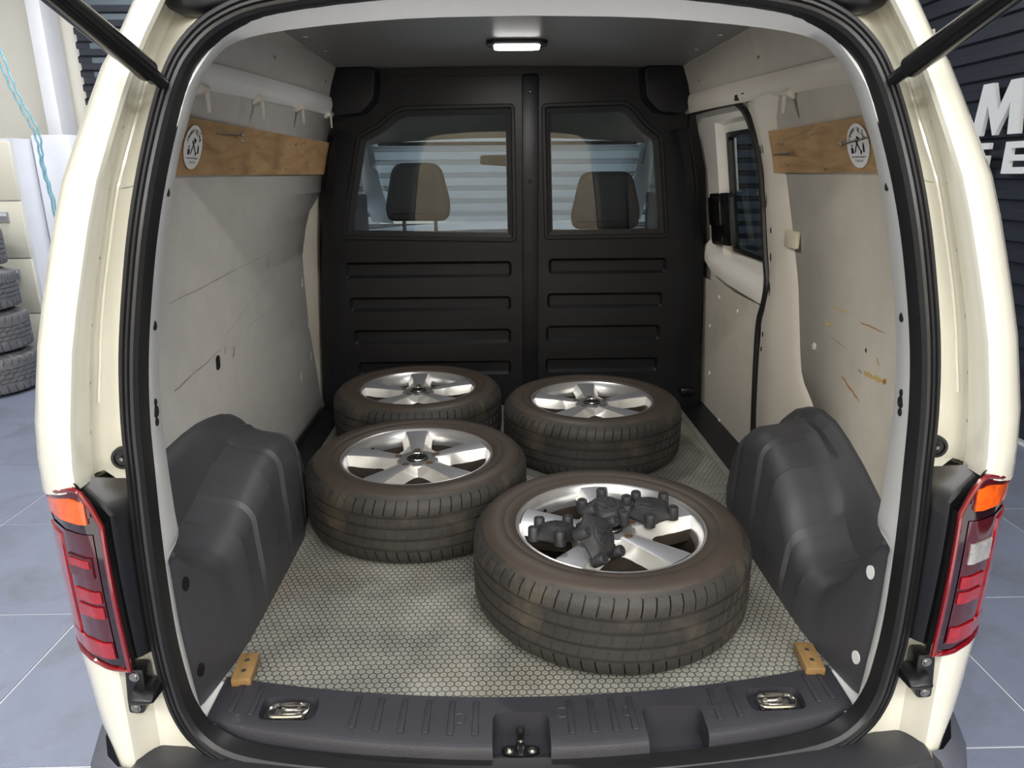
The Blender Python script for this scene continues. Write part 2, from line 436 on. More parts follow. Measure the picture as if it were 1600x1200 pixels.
for i, pnt in enumerate(loop):
    d = (loop[(i + 1) % len(loop)] - loop[i - 1]).normalized()
    out = (pnt - cen); back = Vector((0, -1, 0)); back = (back - d * back.dot(d)).normalized()
    nrm = d.cross(back).normalized()
    if nrm.dot(Vector((pnt.x, 0, pnt.z - .6))) < 0: nrm = -nrm
    rows.append([pnt + nrm * a + back * b for a, b in sec])
rows.append(rows[0])
mb = MB(); mb.loft(rows, True)
seal = mb.build('door_seal', RUBBER, VAN, 28); seal['label'] = 'ribbed black rubber seal around the rear opening'

# --- inner flange: from seal to inside ---
FL0 = [(-.03, .606), (.06, .614), (.12, .620), (.2, .625), (.3, .627), (.4, .625), (.5, .621), (.6, .617), (.7, .606), (.8, .593), (.9, .575), (1.0, .556), (1.1, .530), (1.15, .503)]
FL1 = [(-.03, .615), (.12, .628), (.3, .632), (.5, .632), (.6, .630), (.7, .620), (.8, .607), (.9, .590), (1.0, .573), (1.1, .549), (1.15, .525)]
def flange(sign, m):
    rows = []
    st = [-.03, .03, .08, .14, .2, .26, .31, .33, .352, .4, .5, .6, .7, .8, .9, 1.0, 1.05, 1.1, 1.15]
    for z in st:
        a = ip(z, *zip(*FL0)); b = ip(z, *zip(*FL1)); y = yc(z)
        w2 = wx(z)
        if z < .335:
            rows.append([(sign * (a + .012), y + .008, z), (sign * a, y + .018, z), (sign * (a + .001), y + .03, z), (sign * (a + .006), y + .050, z), (sign * (a + .012), y + .058, z), (sign * (a + .03), y + .075, z), (sign * (w2 + .004), y + .16, z)])
            continue
        rows.append([(sign * (a + .012), y + .008, z), (sign * a, y + .018, z), (sign * (a + .001), y + .03, z), (sign * (b - .002), y + .090, z), (sign * (b + .006), y + .104, z), (sign * (b + .03), y + .125, z), (sign * (w2 + .004), y + .16, z)])
    # corner and header up to the middle of the roof
    top = [((.470, 1.198), (.478, 1.190)), ((.385, 1.224), (.388, 1.208)), ((.2, 1.243), (.2, 1.222)), ((0, 1.247), (0, 1.226))]
    for (x0, z0), (x1, z1) in top:
        y = 1.222 if x0 > .3 else 1.215
        rows.append([(sign * x0, y + .0, z0 + .006), (sign * x0, y + .012, z0 - .012), (sign * x0, y + .022, z0 - .014), (sign * x1, y + .062, z1 - .012), (sign * x1, y + .072, z1 - .006), (sign * x1, y + .085, z1 + .03), (sign * x1, y + .10, 1.36)])
    cols = list(zip(*rows)); cols = [spl(c_, 3) for c_ in cols]; rows = list(zip(*cols))
    mb = MB(); mb.loft(rows); return mb.build('door_frame', m, VAN, 35)
for s in (-1, 1): flange(s, WHITE)
HOLE = MATTE
for s in (-1, 1):
    for (x, z, a, b) in ((.572, .944, .005, .008), (.606, .737, .005, .008), (.6185, .610, .0045, .006), (.619, .594, .0055, .011), (.6195, .576, .005, .007)):
        y = yc(z) + .06
        x = ip(z, *zip(*FL0)) * .5 + ip(z, *zip(*FL1)) * .5 - .0005
        mb = MB(); mb.add([(s * x, y + b * 1.4 * math.cos(t_), z + b * math.sin(t_)) for t_ in np.linspace(0, 2 * PI, 17)[:-1]] , [tuple(range(16))])
        mb2 = MB().prism([(b * .9 * math.cos(t_), b * math.sin(t_)) for t_ in np.linspace(0, 2 * PI, 15)[:-1]], lambda p_, q_: (s * (x - .001), y + p_, z + q_), lambda p_, q_: (s * (x + .01), y + p_, z + q_))
        mb2.build('frame_hole', HOLE, VAN)

# --- outer body: pillar, gutter, rear corner, side ---
BX = [(.0, .70), (.54, .700), (.6, .694), (.7, .677), (.8, .658), (.9, .636), (1.0, .613), (1.1, .588), (1.15, .573), (1.2, .556)]
DX = [(.0, .72), (.54, .716), (.6, .711), (.7, .693), (.8, .678), (.9, .658), (1.0, .637), (1.1, .615), (1.15, .602), (1.2, .585)]
CX = [(.0, .70), (.54, .701), (.6, .695), (.7, .680), (.8, .663), (.9, .642), (1.0, .623), (1.1, .605), (1.15, .592), (1.2, .575)]
TX = [(-.06, .765), (-.02, .775), (.04, .79), (.17, .80), (.25, .817), (.42, .817), (.49, .81), (.605, .80), (.73, .774), (.855, .747), (.98, .717), (1.13, .672), (1.23, .625)]
SO = [(-.06, .60), (.0, .60), (.06, .626), (.12, .638), (.2, .643), (.3, .645), (.4, .644), (.5, .641), (.6, .635), (.7, .624), (.8, .611), (.9, .595), (1.0, .579), (1.1, .562), (1.15, .542), (1.2, .505)]
def section(z, mode, YE=3.0):
    y = yc(z); f = ip(z, *zip(*SO)); b = ip(z, *zip(*BX)); c = ip(z, *zip(*CX)); d = ip(z, *zip(*DX)); t = ip(z, *zip(*TX)); ty = y + .035 + .05 * max(0, z - .6)
    if mode == 0:
        pts = [(f - .012, y + .004), (f + .008, y + .001), (f + .034, y + .020), (d - .012, y + .028), (d - .003, y + .026), (d, y + .016), (d - .002, y + .006), (c + .004, y + .002), (c, y - .006), (b + .001, y - .045), (b + .004, y - .053), (b + .012, y - .056), (b + .032, y - .050)]
        k = (t - b)
        pts += [(b + k * .62, y - .026), (b + k * .84, y + .0), (t, ty), (t + .020, ty + .09), (t + .035, ty + .25), (t + .045, ty + .6), (t + .045, YE)]
    elif mode == 1:   # recess behind the lamp
        pts = [(f - .012, y + .004), (f + .008, y + .001), (f + .02, y + .006), (f + .03, y + .010), (.685, y + .03), (.69, y + .05), (.70, y + .06), (.70, y + .07), (.71, y + .075), (.715, y + .08), (.72, y + .08), (.73, y + .08), (.74, y + .07), (.76, y + .06), (.78, y + .06), (t - .004, ty + .02), (t + .014, ty + .10), (t + .035, ty + .25), (t + .045, ty + .6), (t + .045, YE)]
    else:             # lower corner under the lamp
        pts = [(f - .012, y + .004), (f + .008, y + .001), (f + .02, y + .006), (f + .03, y + .010), (.672, y + .012), (.678, y + .010), (.682, y + .004), (.686, y - .002), (.691, y - .010), (.696, y - .022), (.702, y - .032), (.710, y - .036), (.724, y - .034)]
        k = t - .70
        pts += [(.70 + k * .55, y - .018), (.70 + k * .8, y + .004), (t, ty), (t + .020, ty + .09), (t + .035, ty + .25), (t + .045, ty + .6), (t + .045, YE)]
    return pts
for s in (-1, 1):
    rows = []
    for z, md in ((-.30, 2), (-.06, 2), (-.02, 2), (.03, 2), (.08, 2), (.14, 2), (.192, 2), (.200, 1), (.3, 1), (.4, 1), (.495, 1), (.507, 0), (.54, 0), (.6, 0), (.66, 0), (.72, 0), (.78, 0), (.84, 0), (.9, 0), (.96, 0), (1.02, 0), (1.08, 0), (1.13, 0), (1.17, 0)):
        rows.append([(s * x, y, z - (.030 * min(1, max(0, (x - .70) / .11)) if z in (.495, .507) else 0)) for x, y in section(z, md, 3.0 if s < 0 else 2.14)])
    # over the corner into the roof
    n = len(rows[-1])
    base = [Vector((abs(p_[0]), p_[1], p_[2])) for p_ in rows[-1]]
    for fx, fz, ox, oz in ((.50, 1.205, .610, 1.25), (.42, 1.232, .555, 1.34), (.22, 1.256, .33, 1.43), (0, 1.26, 0, 1.45)):
        row = []
        b0, b1 = base[0].x, base[15].x
        for i, p_ in enumerate(base):
            t = min(1, max(0, (p_.x - b0) / (b1 - b0)))
            x = fx + (ox - fx) * t; z = fz + (oz - fz) * t
            y = p_.y + (fz - 1.17) * .55 * (1 - .3 * t)
            if i > 15: x = ox * (1 + .03 * (i - 15) * (ox > 0)); z = oz + .015 * (i - 15)
            row.append((s * x, y, z))
        rows.append(row)
    mb = MB(); mb.loft(rows)
    o = mb.build('body_panel', CREAM, VAN, 32)
# weld dots and seam strip on the pillar flange, drain plug
for s in (-1, 1):
    for z in (.58, .66, .75, .85, .95, 1.04):
        c = Vector((s * (ip(z, *zip(*CX)) + .0065), yc(z) + .003, z))
        MB().lathe([(0, -.0012), (.003, -.0008), (.004, .0002)], 10, Matrix.Translation(c) @ Matrix.Rotation(PI / 2, 4, 'X')).build('weld_dot', CREAM, VAN)
    P = [Vector((s * (ip(z, *zip(*DX)) - .012), yc(z) + .027, z)) for z in np.linspace(.62, 1.12, 16)]
    MB().tube(P, .0032, 6).build('seam_strip', CREAM, VAN)
    MB().tube([(s * x, yc(.955) + d_, .955 - .003 * k) for k, (x, d_) in enumerate(((.592, .0006), (.612, .0135), (.632, .0270)))], .0011, 6).build('panel_seam', mat('seam_line', rgb(168, 164, 146), .6), VAN)
    c = Vector((s * .6545, yc(.537) + .002, .537)); M = Matrix.Translation(c) @ Matrix.Rotation(PI / 2, 4, 'X')
    pl = MB().lathe([(0, .006), (.004, .006), (.005, .003), (.0115, .0035), (.0125, .007), (.0165, .0075), (.0185, .003), (.019, -.004)], 28, M).build('buffer_plug', BLACK, VAN)
    MB().lathe([(0, .0085), (.003, .008), (.0035, .006)], 12, M).build('screw', STEEL, pl)

# --- lower rear panel, bumper, load edge plate ---
BUMP = mat('bumper_plastic', rgb(38, 39, 43), .45, var=.1, vscale=6, bump=.2, bscale=300, dirt=rgb(96, 94, 90), dscale=14, damt=.34)
BUMPS = mat('bumper_side_plastic', rgb(72, 75, 84), .42, var=.06, vscale=6, bump=.15, bscale=300)
rows = []
for x in np.linspace(-.70, .70, 29):
    bow = .075 * (x / .64) ** 2
    y0 = .955 + bow
    zt = -.010 if abs(x) < .64 else -.012
    rows.append([(x, y0 + .10, -.06), (x, y0 + .055, -.036), (x, y0 + .03, zt - .016), (x, y0 + .01, zt - .010), (x, y0 - .03, zt - .006), (x, y0 - .055, zt - .012), (x, y0 - .075, zt - .035), (x, y0 - .09, zt - .12), (x, y0 - .06, zt - .3)])
MB().loft(rows).build('bumper_step', BUMP, VAN)
for s in (-1, 1):
    rows = []
    for z, dx in ((-.022, 0), (-.032, .012), (-.06, .022), (-.2, .035), (-.32, .03)):
        rows.append([(s * (x + dx), y - dx, z) for x, y in ((.700, 1.035), (.705, 1.005), (.73, 1.01), (.76, 1.035), (.787, 1.08), (.81, 1.15), (.825, 1.3), (.83, 1.6))])
    o = MB().loft(rows).build('bumper_corner', BUMPS, VAN)

# --- tail lamps ---
REDL = mat('dark_red_lens', rgb(62, 3, 10), .08, var=.15, vscale=9, coat=1)
REDB = mat('bright_red_lens', rgb(138, 6, 16), .12, var=.25, vscale=60, coat=1)
REDE = mat('red_lens_rim', rgb(104, 5, 16), .08, coat=1)
AMBER = mat('amber_lens', rgb(214, 84, 8), .15, var=.3, vscale=70, coat=1)
CLEARL = mat('clear_reflector', rgb(190, 186, 180), .18, .6, var=.3, vscale=90, coat=1)
BLKR = mat('smoked_red_lens', rgb(26, 2, 6), .06, coat=1)
PLAN = [(0, .6675, .998), (.2, .700, 1.000), (.45, .737, 1.018), (.7, .773, 1.05), (.88, .800, 1.085), (1, .820, 1.125)]
def lamp_pt(s, t, z, off=0):
    x = ip(t, [p_[0] for p_ in PLAN], [p_[1] for p_ in PLAN]); y = ip(t, [p_[0] for p_ in PLAN], [p_[2] for p_ in PLAN])
    e = .02; x2 = ip(min(1, t + e), [p_[0] for p_ in PLAN], [p_[1] for p_ in PLAN]); y2 = ip(min(1, t + e), [p_[0] for p_ in PLAN], [p_[2] for p_ in PLAN])
    x1 = ip(max(0, t - e), [p_[0] for p_ in PLAN], [p_[1] for p_ in PLAN]); y1 = ip(max(0, t - e), [p_[0] for p_ in PLAN], [p_[2] for p_ in PLAN])
    d = Vector((x2 - x1, y2 - y1)).normalized(); nx, ny = d.y, -d.x
    zz = z
    lean = .007 * math.sin(PI * min(1, max(0, (z - .17) / .36)))
    return Vector((s * (x + nx * (off)), y + ny * off - lean * (1 - .6 * t), zz))
LT = [(0, .452), (.12, .500), (.20, .513), (.35, .506), (.7, .490), (1, .476)]   # top edge
LB = [(0, .187), (.12, .190), (.45, .196), (.8, .190), (1, .20)]               # bottom edge
def lamp_patch(s, t0, t1, zt, zb, off, nt=8, nz=6, thick=.0):
    rows = []
    for i in range(nt + 1):
        t = t0 + (t1 - t0) * i / nt; a = zt(t); b = zb(t)
        r = [lamp_pt(s, t, a, off - .006)] if thick else []
        r += [lamp_pt(s, t, a + (b - a) * k / nz, off) for k in range(nz + 1)]
        if thick: r.append(lamp_pt(s, t, b, off - .006))
        rows.append(r)
    if thick:
        rows = [[lamp_pt(s, t0, zt(t0) + (zb(t0) - zt(t0)) * min(1, max(0, (k - 1) / nz)), off - .006) for k in range(nz + 3)]] + rows + [[lamp_pt(s, t1, zt(t1) + (zb(t1) - zt(t1)) * min(1, max(0, (k - 1) / nz)), off - .006) for k in range(nz + 3)]]
    return MB().loft(rows)
for s in (-1, 1):
    tl = empty('tail_lamp', (0, 0, 0)); tl.parent = VAN; tl.matrix_parent_inverse = Matrix.Translation(-VAN.location)
    top = lambda t: ip(t, *zip(*LT)); bot = lambda t: ip(t, *zip(*LB))
    lamp_patch(s, 0, 1, top, bot, 0, 16, 14, .01).build('lens', BLKR, tl)
    # rim around the lens
    edge = [lamp_pt(s, t, top(t), .001) for t in np.linspace(0, 1, 14)] + [lamp_pt(s, 1, z, .001) for z in np.linspace(top(1), bot(1), 10)[1:-1]] + [lamp_pt(s, t, bot(t), .001) for t in np.linspace(1, 0, 14)] + [lamp_pt(s, 0, z, .001) for z in np.linspace(bot(0), top(0), 10)[1:-1]]
    MB().tube(edge, .0042, 8, closed=True).build('lens_rim', REDE, tl)
    lamp_patch(s, .09, .93, lambda t: top(t) - .004, lambda t: min(top(t) - .02, .466), .002, 8, 3).build('smoked_band', REDL, tl)
    lamp_patch(s, .13, .80, lambda t: min(.495, top(t) - .012), lambda t: .455, .004, 8, 4, .01).build('indicator_lens', AMBER, tl)
    lamp_patch(s, .10, .94, lambda t: .437, lambda t: bot(t) + .018, .0015, 10, 10).build('inner_lens', REDL, tl)
    lamp_patch(s, .54, .84, lambda t: .425, lambda t: .245, .004, 4, 8, .01).build('light_guide', REDB, tl)
    lamp_patch(s, .11, .84, lambda t: .242, lambda t: .212, .004, 10, 3, .01).build('fog_lens', REDB, tl)
    if s < 0: lamp_patch(s, .17, .43, lambda t: .394, lambda t: .381, .006, 6, 2, .01).build('reflector_strip', REDB, tl)
    lamp_patch(s, .15, .46, lambda t: .398, lambda t: .362, .0045, 6, 3, .01).build('reversing_lens', CLEARL if s > 0 else REDL, tl)
    for zz in (.338, .310): lamp_patch(s, .12, .44, lambda t: zz, lambda t: zz - .021, .004, 6, 3, .01).build('brake_strip', REDB, tl)
    # black housing between lens and door channel
    rows = []
    for z in np.linspace(0, 1, 12):
        zz = .185 + (.452 - .185) * z
        a = lamp_pt(s, 0, zz, -.003)
        rows.append([a, (s * .6655, a.y + .012, zz), (s * .6700, a.y + .018, zz), (s * .6720, a.y + .03, zz), (s * .6655, a.y + .036, zz), (s * .6535, 1.052, zz), (s * .645, 1.062, zz - .0)])
    for k, (t, zz) in enumerate(((.06, .478), (.12, .502), (.20, .520))):
        a = lamp_pt(s, t, zz, -.003); g = (.022, .044, .060)[k]
        rows.append([a, (s * (.6655 + g), a.y + .012, zz), (s * (.6700 + g), a.y + .018, zz), (s * (.672 + g * .9), a.y + .03, zz), (s * (.6655 + g * .85), a.y + .036, zz - .004), (s * (.6535 + g * .35), 1.056, zz - (.004, .008, .015)[k]), (s * .645, 1.062, zz - (.008, .014, .018)[k])])
    MB().loft(rows).build('housing', GLOSSB if False else BLACK, tl, 30)
    # latch buffer bracket under the lamp
    br = MB().prism(round_poly([(.664, .166), (.694, .166), (.702, .078), (.674, .076), (.666, .11)], .008), lambda x, z: (s * x, 1.024, z), lambda x, z: (s * x, 1.054, z)).build('latch_guide', BLACK, VAN)
    bevel(br, .002)
    kb = MB().loft([[(s * x, y, z) for (y, z) in ((1.050, .138 - d), (1.012, .136 - d), (.996, .124), (1.002, .110 + d), (1.05, .106 + d))] for x, d in ((.682, 0), (.660, .002), (.642, .006))], True, True).build('wedge', BLACK, br); bevel(kb, .003)
    for (x, z) in ((.679, .153), (.686, .090)):
        MB().lathe([(0, .004), (.0045, .004), (.006, .002), (.0085, .002), (.009, -.001)], 14, Matrix.Translation((s * x, 1.0235, z)) @ Matrix.Rotation(PI / 2, 4, 'X')).build('bolt', STEEL, br)

# --- gas struts ---
STRUT = mat('black_strut_paint', rgb(16, 17, 20), .18)
for s in (-1, 1):
    a = Vector((s * .550, 1.13, 1.106)); b = Vector((s * .600, .60, 1.290))
    d = (b - a).normalized()
    st = MB().tube([a + d * .015, a + d * .020, a + d * .022, a + d * .6], [.009, .012, .0165, .0165], 20).build('gas_strut', STRUT, VAN)
    MB().tube([a - d * .022, a - d * .018, a + d * .015, a + d * .02], [.005, .0095, .0105, .009], 14).build('end_socket', BLACK, st)
    MB().lathe([(0, .014), (.006, .012), (.008, .006), (.006, .0), (.006, -.01), (.011, -.012)], 16, Matrix.Translation((s * .575, 1.165, 1.112)) @ Matrix.Rotation(PI / 2, 4, 'X')).build('ball_stud', STEEL, st)
    # hinge cover at the roof corner
    rows = []
    for t in np.linspace(0, 1, 8):
        r = .024 * math.sqrt(max(0.02, 1 - (2 * max(0, .5 - t)) ** 2)) + .004
        c = Vector((s * (.560 - .10 * t), 1.228, 1.222 + .020 * t))
        rows.append([c + Vector((s * .5 * r * math.cos(a_), -1.0 * r * math.sin(a_), r * 1.0 * math.cos(a_))) for a_ in np.linspace(0, 2 * PI, 13)[:-1]])
    MB().loft(rows, True, True).build('hinge_cover', BLACK, VAN)

# --- inner skin, hardboard linings ---
def wall_strip(zs, ylo, yhi, sign, off, m, name, parent=VAN, ny=2, thick=0):
    rows = []
    for z in zs:
        a = ylo(z) if callable(ylo) else ylo; b = yhi(z) if callable(yhi) else yhi
        r = [(sign * (wx(z) - off), a + (b - a) * k / ny, z) for k in range(ny + 1)]
        rows.append(r)
    mb = MB(); mb.loft(rows)
    o = mb.build(name, m, parent, 30)
    if thick:
        md = None
        bm = bmesh.new(); bm.from_mesh(o.data); bmesh.ops.solidify(bm, geom=bm.faces[:], thickness=thick); bm.to_mesh(o.data); bm.free()
    return o
ZW = [-.05, 0, .1, .2, .35, .5, .7, .85, .97, 1.03, 1.087, 1.13, 1.20]
LP = [(.0, 2.87), (.07, 2.853), (.264, 2.758), (.436, 2.678), (.588, 2.64), (.684, 2.624), (.78, 2.67), (.837, 2.725), (.902, 2.90), (1.0, 2.92), (1.2, 2.93)]
RP = [(0, 1.76), (.36, 1.76), (.372, 1.80), (.42, 1.865), (.47, 1.883), (.661, 1.919), (.829, 1.972), (.967, 2.02), (1.06, 2.04), (1.12, 2.03), (1.157, 1.99), (1.2, 1.95)]
wall_strip(ZW, 1.32, 2.96, -1, -.012, BEIGEP, 'inner_skin')
wall_strip(ZW, 1.32, 2.235, 1, -.012, BEIGEP, 'inner_skin')
wall_strip([1.19, 1.2, 1.25], 2.2, 2.97, 1, -.012, BEIGEP, 'inner_skin')
ZF = sorted(set([round(z, 3) for z in np.linspace(0, 1.19, 30)] + [p_[0] for p_ in LP]))
lining_l = wall_strip(ZF, lambda z: 1.36, lambda z: ip(z, *zip(*LP)), -1, 0, HARD, 'side_lining', thick=.004)
lining_l['label'] = 'grey hardboard lining with scratches on the left wall'
lining_r = wall_strip(ZF, lambda z: 1.36, lambda z: ip(z, *zip(*RP)), 1, 0, HARDR, 'side_lining', thick=.004)
lining_r['label'] = 'grey hardboard lining with orange scuffs on the right wall'
CLIPY = mat('yellowed_clear_plastic', rgb(206, 200, 176), .3)
# pillar between sliding door and right lining: bulged cover, holes
rows = []
for z in np.linspace(.0, 1.19, 22):
    a = ip(z, *zip(*RP)); w_ = wx(z)
    b = ip(z, [0, .2, .37, .5, .64, .72, 1.0, 1.1, 1.19], [2.262, 2.262, 2.256, 2.24, 2.18, 2.20, 2.24, 2.26, 2.30])
    rows.append([(w_ + .004, a - .006, z), (w_ - .004, a + .012, z), (w_ - .010, a + .05, z), (w_ - .008, a + (b - a) * .55, z), (w_ + .004, b - .03, z), (w_ + .02, b, z), (w_ + .05, b + .005, z)])
MB().loft(rows).build('door_pillar', BEIGEP, VAN, 40)
for (y, z, a, b) in ((2.22, .885, .012, .022), (2.155, .62, .013, .022), (2.13, .80, .006, .009), (2.14, .72, .006, .012), (2.2, 1.03, .004, .012), (2.17, 1.03, .004, .012), (2.19, .47, .006, .008), (2.2, .42, .006, .008)):
    aa = ip(z, *zip(*RP)); bb = ip(z, [0, .2, .37, .5, .64, .72, 1.0, 1.1, 1.19], [2.262, 2.262, 2.256, 2.24, 2.18, 2.20, 2.24, 2.26, 2.30])
    y = min(y, bb - .032)
    sx = lambda yy: wx(z) + ip(yy, [aa - .006, aa + .012, aa + .05, aa + (bb - aa) * .55, bb - .03, bb], [.004, -.004, -.010, -.008, .004, .02])
    MB().prism([(a * math.cos(t_), b * math.sin(t_)) for t_ in np.linspace(0, 2 * PI, 15)[:-1]], lambda p_, q_: (sx(y + p_) - .0012 - (wx(z) - wx(z + q_)), y + p_, z + q_), lambda p_, q_: (sx(y + p_) + .012, y + p_, z + q_)).build('pillar_hole', MATTE, VAN)
for (y, dz) in ((2.30, 0), (2.24, .012)):
    MB().box(wx(1.2) - .012, wx(1.2) + .01, y - .012, y + .012, 1.175 + dz, 1.205 + dz).build('slot', MATTE, VAN)
def hw(y): return ip(y, [1.22, 1.35, 1.6, 1.95], [.49, .545, .62, .645])
bevel(MB().box(wx(.787) - .016, wx(.787) - .004, 1.915, 2.0, .765, .812).build('pillar_clip', CLIPY, VAN), .005)
# rail under the roof, both sides, with the upper lining
for s in (-1, 1):
    rows = []
    for y in np.linspace(1.40, 2.96, 26):
        dz = -.005 - .042 * max(0, (2.9 - y) / 1.25) ** 1.3
        z0 = 1.186 + dz * .85; z1 = 1.250 + dz; pts = []
        for k in range(9):
            t = k / 8; z = z0 + (z1 - z0) * t
            bulge = (.013 if s < 0 else .010) * math.sin(PI * (t * .9 + .02)) ** .7 + .004
            pts.append((s * (wx(z) - bulge), y, z))
        rows.append(pts)
    r = MB().loft(rows).build('roof_rail', WHITE if s < 0 else BEIGEP, VAN, 60)
    rows = []
    for y in np.linspace(1.40, 2.96, 26):
        dz = -.005 - .042 * max(0, (2.9 - y) / 1.25) ** 1.3
        rows.append([(s * (wx(1.243 + dz) + .004), y, 1.235 + dz), (s * (wx(1.243 + dz) - .004), y, 1.246 + dz), (s * hw(y) * 1.035, y, 1.285), (s * hw(y), y, 1.346)])
    o = MB().loft(rows).build('upper_lining', HARD if s < 0 else HARDR, VAN, 30)
    for (y, z) in (((2.163, 1.284), (2.761, 1.291)) if s < 0 else ((2.71, 1.281), (2.112, 1.271))):
        MB().lathe([(0, .002), (.006, .002), (.008, 0)], 12, Matrix.Translation((s * (ip(z, [1.246, 1.285, 1.346], [.677, .668, .645])), y, z)) @ Matrix.Rotation(-s * PI / 2 * .8, 4, 'Y')).build('screw', STEEL, o)
# headliner
rows = []
for y in list(np.linspace(1.26, 1.95, 8)) + [2.3, 2.6, 2.96]:
    rows.append([(x * hw(y) / .645, y, 1.347 + .012 * (1 - (x / .645) ** 2)) for x in np.linspace(-.645, .645, 13)])
hl = MB().loft(rows).build('headliner', CEIL, VAN); hl['label'] = 'grey roof lining board'
for s in (-1, 1):
    for y in (1.75, 2.0, 2.25, 2.5):
        MB().lathe([(0, -.001), (.006, -.001), (.008, .002)], 10, Matrix.Translation((s * .60, y, 1.347))).build('rivet', HARD, hl)
# dome lamp
dm = MB().prism(round_poly([(-.082, 2.362), (.108, 2.362), (.108, 2.452), (-.082, 2.452)], .03), lambda x, y: (x, y, 1.360), lambda x, y: (x, y, 1.347)).build('dome_lamp', BLACK, VAN); bevel(dm, .003)
dome_len = MB().prism(round_poly([(-.060, 2.378), (.086, 2.378), (.086, 2.436), (-.060, 2.436)], .025), lambda x, y: (x, y, 1.350), lambda x, y: (x * .96, 2.407 + (y - 2.407) * .8, 1.337)).build('lamp_lens', emit_mat('dome_light', (1, .98, .95, 1), 14), dm)
area('dome_lamp_light', (.012, 2.407, 1.330), (0, 0, 0), .14, .05, 5)

# plastic clips under the rails
CLIP = mat('ivory_plastic', rgb(214, 208, 196), .5)
for s, y in ((-1, 1.66), (-1, 2.029), (-1, 2.427), (-1, 2.82), (1, 1.91)):
    z = 1.180 - .036 * max(0, (2.9 - y) / 1.25) ** 1.3
    x = s * (wx(z) - .010)
    c = bevel(MB().box(-.014, .014, -.020, .020, -.008, .009, Matrix.Translation((x, y, z)) @ Matrix.Rotation(s * .5, 4, 'Y')).build('cable_clip', CLIP, VAN), .004)
    MB().loft([[(x - s * .010 + q_ * .003, y - .012 * w_ + .004, zz) for q_, w_ in ((-1, -1), (1, -1), (1, 1), (-1, 1))] for zz, w_ in ((z - .005, 1), (z - .05, .8))] if False else [[(x - s * .012 + a_, y + b_ * k_, zz) for a_, b_ in ((-.002, -.009), (.002, -.009), (.002, .009), (-.002, .009))] for zz, k_ in ((z - .003, 1), (z - .025, .7), (z - .045, .45))], True, True).build('strap', CLIP, c)

# --- plywood strips with stickers and screws ---
def ply_mat():
    m = bpy.data.materials.new('plywood'); m.use_nodes = True; N = NT(m); b = N.n['Principled BSDF']
    v = N.coord((1, .9, 5)); f = N.noise(5, 5, .6, v, 1.2); f2 = N.noise(3.2, 3, .5, N.coord())
    c = N.ramp(f, [(.25, rgb(138, 106, 72)), (.5, rgb(170, 137, 96)), (.75, rgb(186, 156, 116))])
    c = N.mix(N.ramp(f2, [(.5, (0, 0, 0, 1)), (.72, (.6, .6, .6, 1))]), c, rgb(118, 88, 58))
    N.link(c, b.inputs['Base Color']); b.inputs['Roughness'].default_value = .6
    return m
PLY = ply_mat()
def wpt(s, y, z, off):      # point on a wall with an offset into the van
    return Vector((s * (wx(z) - off), y, z))
STK = mat('white_sticker', rgb(238, 238, 236), .4)
INK = mat('black_ink', rgb(22, 22, 24), .5)
NAIL = STEEL
def ply(s, y0, y1, z0, z1, tilt=0):
    rows = []
    for y, dz in ((y0, 0), (y1, tilt)):
        rows.append([wpt(s, y, z0 + dz, -.002), wpt(s, y, z0 + dz, .013), wpt(s, y, .5 * (z0 + z1) + dz, .012), wpt(s, y, z1 + dz, .013), wpt(s, y, z1 + dz, -.002)])
    o = MB().loft(rows, True, True).build('plywood_strip', PLY, VAN, 30)
    return o
pl_l = ply(-1, 1.38, 2.925, .968, 1.086); pl_r = ply(1, 1.38, 2.085, .964, 1.075, 0)
pl_r['label'] = 'short plywood strip with round sticker on the right wall'; pl_l['label'] = 'long plywood strip with round sticker on the left wall'
